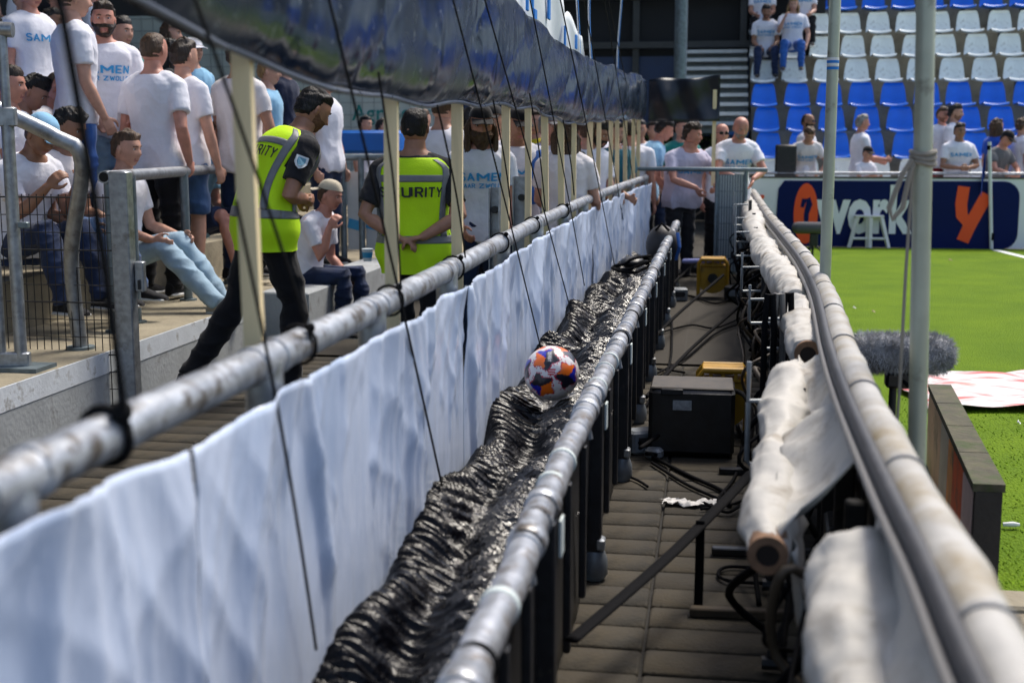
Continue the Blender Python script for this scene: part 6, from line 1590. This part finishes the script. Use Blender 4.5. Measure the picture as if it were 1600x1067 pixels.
make_person('man in grey cap and lilac shirt beyond the pine slats', 856, 176, 11.5, H=1.72, face=-40, group=W_, tier=1, skin='red', hair='short', hairc='grey', hat='cap', hatc='grey', top='lilac', bottom='darkjean')
make_person('man in yellow top half hidden by the slats', 838, 172, 12.4, H=1.74, face=-110, group=W_, tier=2, skin='light', hair='short', top='yellow', bottom='darkjean')
make_person('man in white T-shirt turning his back near the slats', 918, 186, 11.6, H=1.72, face=110, group=W_, tier=1, skin='light', hair='short', hairc='brown', bottom='jean')
make_person('bearded man in olive shirt leaning on the handrail', 940, 190, 11.6, H=1.70, face=-30, group=W_, tier=1, skin='tan', hair='short', hairc='black', beard=.01, top='olive', bottom='darkjean', lean=14, hp=12, aL=((.1, .5, -.8), (-.2, 1, -.1)), aR=((.1, .5, -.8), (-.2, 1, -.1)))
make_person('broad man in white shirt seen from behind among the far slats', 985, 187, 13.8, H=1.74, face=75, group=W_, tier=1, skin='red', hair='short', hairc='dark', bottom='darkjean', width=1.2)
make_person('person in teal shirt glimpsed between the far slats', 962, 192, 13.2, H=1.68, face=-60, group=W_, tier=2, top='teal', bottom='black', hair='short')
make_person('man in pale blue T-shirt with dark belt bending over at the corner', 1042, 187, 14.2, H=1.74, face=10, group=W_, tier=1, skin='red', hair='short', hairc='black', top='skyblue', bottom='black', lean=20, hp=12, aR=((.1, .4, -1), (-.1, .8, -.6)), aL=((.1, .4, -1), (-.1, .8, -.6)))
make_person('woman in dark green behind the leaning person in lilac', 1066, 184, 14.9, H=1.76, face=-60, group=W_, tier=1, skin='light', hair='full', hairc='black', top='green', bottom='black')
LEANF = ((.28, .75, -.55), (-.75, .75, -.1))
make_person('stout person in lilac T-shirt leaning on the end railing with sunglasses on the collar', 1082, 194, 13.95, H=1.76, face=-48, group=W_, tier=0, skin='red', hair='full', hairc='dark', top='lilac', bottom='charcoal', txt=('SAMEN',), lean=20, hp=-4, hy=25, aL=LEANF, aR=LEANF, width=1.3, belly=.06, handR=(-.5, .5, -.7))
make_person('man in dark sunglasses behind the corner slat', 1128, 193, 15.0, H=1.74, face=-75, group=W_, tier=1, skin='red', hair='receding', hairc='brown', glasses=True, bottom='black', txt=('SAMEN',))
make_person('bald man in white printed T-shirt leaning on the end railing', 1160, 183, 13.9, H=1.76, face=-72, group=W_, tier=0, skin='red', hair='bald', beard=.004, hairc='grey', bottom='darkjean', txt=SAM, lean=20, hp=16, aL=LEANF, aR=LEANF, handR=(-.4, .4, -.8), handL=(-.4, .4, -.8))
# ------------------------------------------------------------------ goal stand
G_ = 'spectators in the goal stand'
FOLD = ((.15, .35, -1), (-.8, .6, .05))
make_person('bald man in sunglasses with folded arms by the loudspeaker', 1262, 178, 19.75, H=1.74, face=-25, group=G_, tier=1, skin='tan', hair='receding', hairc='dark', beard=.006, glasses=True, bottom='darkjean', aL=FOLD, aR=FOLD)
make_person('woman with brown hair and pink sleeves leaning over the railing', 1267, 200, 19.35, H=1.66, face=-80, group=G_, tier=1, skin='light', hair='pony', hairc='brown', top='offwhite', bottom='jean', txt=SAM, lean=30, hp=25, aL=((.55, .5, -.7), (-.6, .6, -.4)), aR=((.45, .6, -.7), (-.5, .6, -.5)))
make_person('grey haired man in white T-shirt with blue sleeve looking away', 1347, 180, 19.9, H=1.76, face=10, group=G_, tier=1, skin='red', hair='short', hairc='grey', bottom='jean', aR=((.08, .4, -1), (-.3, 1, -.1)), aL=((.1, .3, -1), (-.3, 1, -.2)))
make_person('boy in black cap with a green and white scarf', 1357, 228, 19.5, H=1.30, face=-60, group=G_, tier=1, skin='light', hair='short', hairc='dark', hat='cap', hatc='black', bottom='darkjean', lean=8, hp=8, aL=((.1, .5, -.8), (-.3, .8, .4)), aR=((.1, .5, -.8), (-.3, .8, .4)), child=True)
make_person('man in white over red beside the thick pole', 1473, 168, 20.2, H=1.74, face=-60, group=G_, tier=1, skin='red', hair='short', hairc='brown', bottom='red', beard=.003)
make_person('dark haired man in white printed T-shirt looking to the side', 1493, 164, 20.0, H=1.80, face=-25, group=G_, tier=1, skin='light', hair='full', hairc='black', bottom='black', txt=SAM, beard=.002)
make_person('woman with sunglasses on her collar resting folded hands on the railing', 1500, 193, 19.4, H=1.70, face=-78, group=G_, tier=1, skin='tan', hair='short', hairc='dark', bottom='jean', txt=('SAMEN',), aL=((.3, .3, -1), (-.8, .6, -.1)), aR=((.3, .3, -1), (-.8, .6, -.1)), width=1.06)
make_person('girl with long brown hair turned away near the flag post', 1558, 186, 20.0, H=1.66, face=30, group=G_, tier=1, skin='light', hair='long', hairc='brown', top='blue', bottom='jean')
make_person('man in dark grey T-shirt and black cap leaning on the railing', 1578, 204, 19.4, H=1.68, face=-50, group=G_, tier=1, skin='red', hair='short', hairc='black', hat='cap', hatc='black', top='grey', bottom='black', lean=22, hp=20, aL=LEANF, aR=LEANF)
make_person('fair haired boy in white at the edge of the stand', 1598, 186, 19.9, H=1.66, face=15, group=G_, tier=1, skin='light', hair='full', hairc='brown', bottom='jean')
LAP = ((.12, .3, -1), (-.35, 1, -.35))
make_person('man in white printed T-shirt sitting with hands between his knees', 1198, 8, 23.6, H=1.74, face=-88, group=G_, tier=1, skin='tan', hair='short', hairc='black', bottom='darkjean', legs='sit', txt=SAM, lean=10, hp=12, aL=LAP, aR=LAP, beard=.003)
make_person('woman with fair hair sitting with a hand at her mouth', 1240, -2, 23.6, H=1.70, face=-92, group=G_, tier=1, skin='light', hair='long', hairc='blond', bottom='brightjean', legs='sit', txt=SAM, aR=((.2, .55, -.8), (-.4, .35, 1)), aL=((.35, .1, -1), (-.1, .6, -.8)), width=1.08)
make_person('person in white T-shirt sitting a row above the man with joined hands', 1192, -36, 24.6, H=1.74, face=-90, group=G_, tier=1, skin='mid', hair='short', bottom='black', legs='sit', txt=('SAMEN',), aL=LAP, aR=LAP)
make_person('person in white T-shirt sitting a row above the fair haired woman', 1256, -38, 24.6, H=1.74, face=-90, group=G_, tier=1, skin='light', hair='short', bottom='black', legs='sit', txt=('SAMEN',), aL=LAP, aR=LAP)
CR_ = random.Random(5)
for i, (q, py, Y, tp_, hr_, hc_, fc, lab) in enumerate(((706, 172, 12.0, 'white', 'short', 'dark', -60, 'person in white far behind the two stewards'), (734, 170, 12.8, 'navy', 'full', 'black', 20, 'dark shirted person far behind the long haired man'), (795, 172, 13.4, 'white', 'long', 'blond', -100, 'fair long haired woman far behind the dark caps'), (868, 178, 13.2, 'white', 'short', 'brown', -70, 'person in white between the grey cap and the brown haired woman'), (905, 184, 13.6, 'red', 'short', 'dark', 40, 'person in red glimpsed past the brown haired woman'), (930, 184, 14.2, 'white', 'buzz', 'dark', -80, 'cropped haired person in white far along the slats'), (950, 186, 14.8, 'skyblue', 'full', 'brown', -40, 'person in sky blue far along the slats'), (1000, 188, 15.2, 'white', 'short', 'black', -90, 'person in white behind the last slats'), (1022, 190, 15.8, 'black', 'short', 'dark', -60, 'person in black behind the last slats'))):
    make_person(lab, q, py, Y, H=1.42 + (228 - py) * Y / 2000, face=fc, group=W_, tier=2, hair=hr_, hairc=hc_, top=tp_, bottom='darkjean', skin=CR_.choice(('light', 'red', 'mid')), txt=('SAMEN',) if tp_ == 'white' and fc < 0 else None)
EX = 'spectators further up the side terrace'
rn = random.Random(21)
TOPC = ['white', 'white', 'white', 'offwhite', 'skyblue', 'black', 'white', 'navy']
HR = [('short', 'dark'), ('short', 'brown'), ('buzz', 'dark'), ('full', 'black'), ('long', 'brown'), ('short', 'blond')]
for i, (k, y, lab) in enumerate(((2, 9.4, 'behind the bald bowing man'), (2, 10.6, 'with crossed ankles above the railing'), (2, 12.0, 'next to the stairs of the terrace'), (3, 10.0, 'on the fourth step by the ponytail woman'), (3, 11.4, 'on the fourth step behind the green shirt'), (3, 12.8, 'on the fourth step near the sign wall'), (4, 11.0, 'high on the fifth step'), (4, 12.4, 'on the fifth step beyond the sky blue cap'), (4, 13.8, 'at the far end of the fifth step'), (5, 12.2, 'on the sixth step below the top seats'), (5, 13.6, 'at the far end of the sixth step'), (6, 12.6, 'on the seventh step among pale seats'), (6, 14.4, 'at the far end of the seventh step'), (7, 13.4, 'on the eighth step among pale seats'), (1, 11.6, 'standing on the second step past the railing'), (1, 12.9, 'standing on the second step near the blue table'), (0, 11.4, 'standing low on the terrace by the barrier'))):
    st_ = rn.random() < .5 or k < 2
    h_, c_ = HR[rn.randrange(6)]; tp_ = TOPC[rn.randrange(8)]
    make_person('spectator in a %s shirt %s' % ({'offwhite': 'cream', 'skyblue': 'sky blue'}.get(tp_, tp_), lab), rootxyz=(STEPS[k][0] - (.35 if st_ else .18), y, STEPS[k][2]), H=rn.uniform(1.66, 1.84), face=rn.uniform(-50, 20), group=EX, tier=2, hair=h_, hairc=c_, top=tp_, bottom=rn.choice(('jean', 'darkjean', 'black')), skin=rn.choice(('light', 'red', 'mid')), legs='stand' if st_ else 'low', aL=KNEE if not st_ else None, aR=KNEE if not st_ else None, txt=('SAMEN',) if tp_ == 'white' and i % 3 == 0 else None)
flush_remesh()
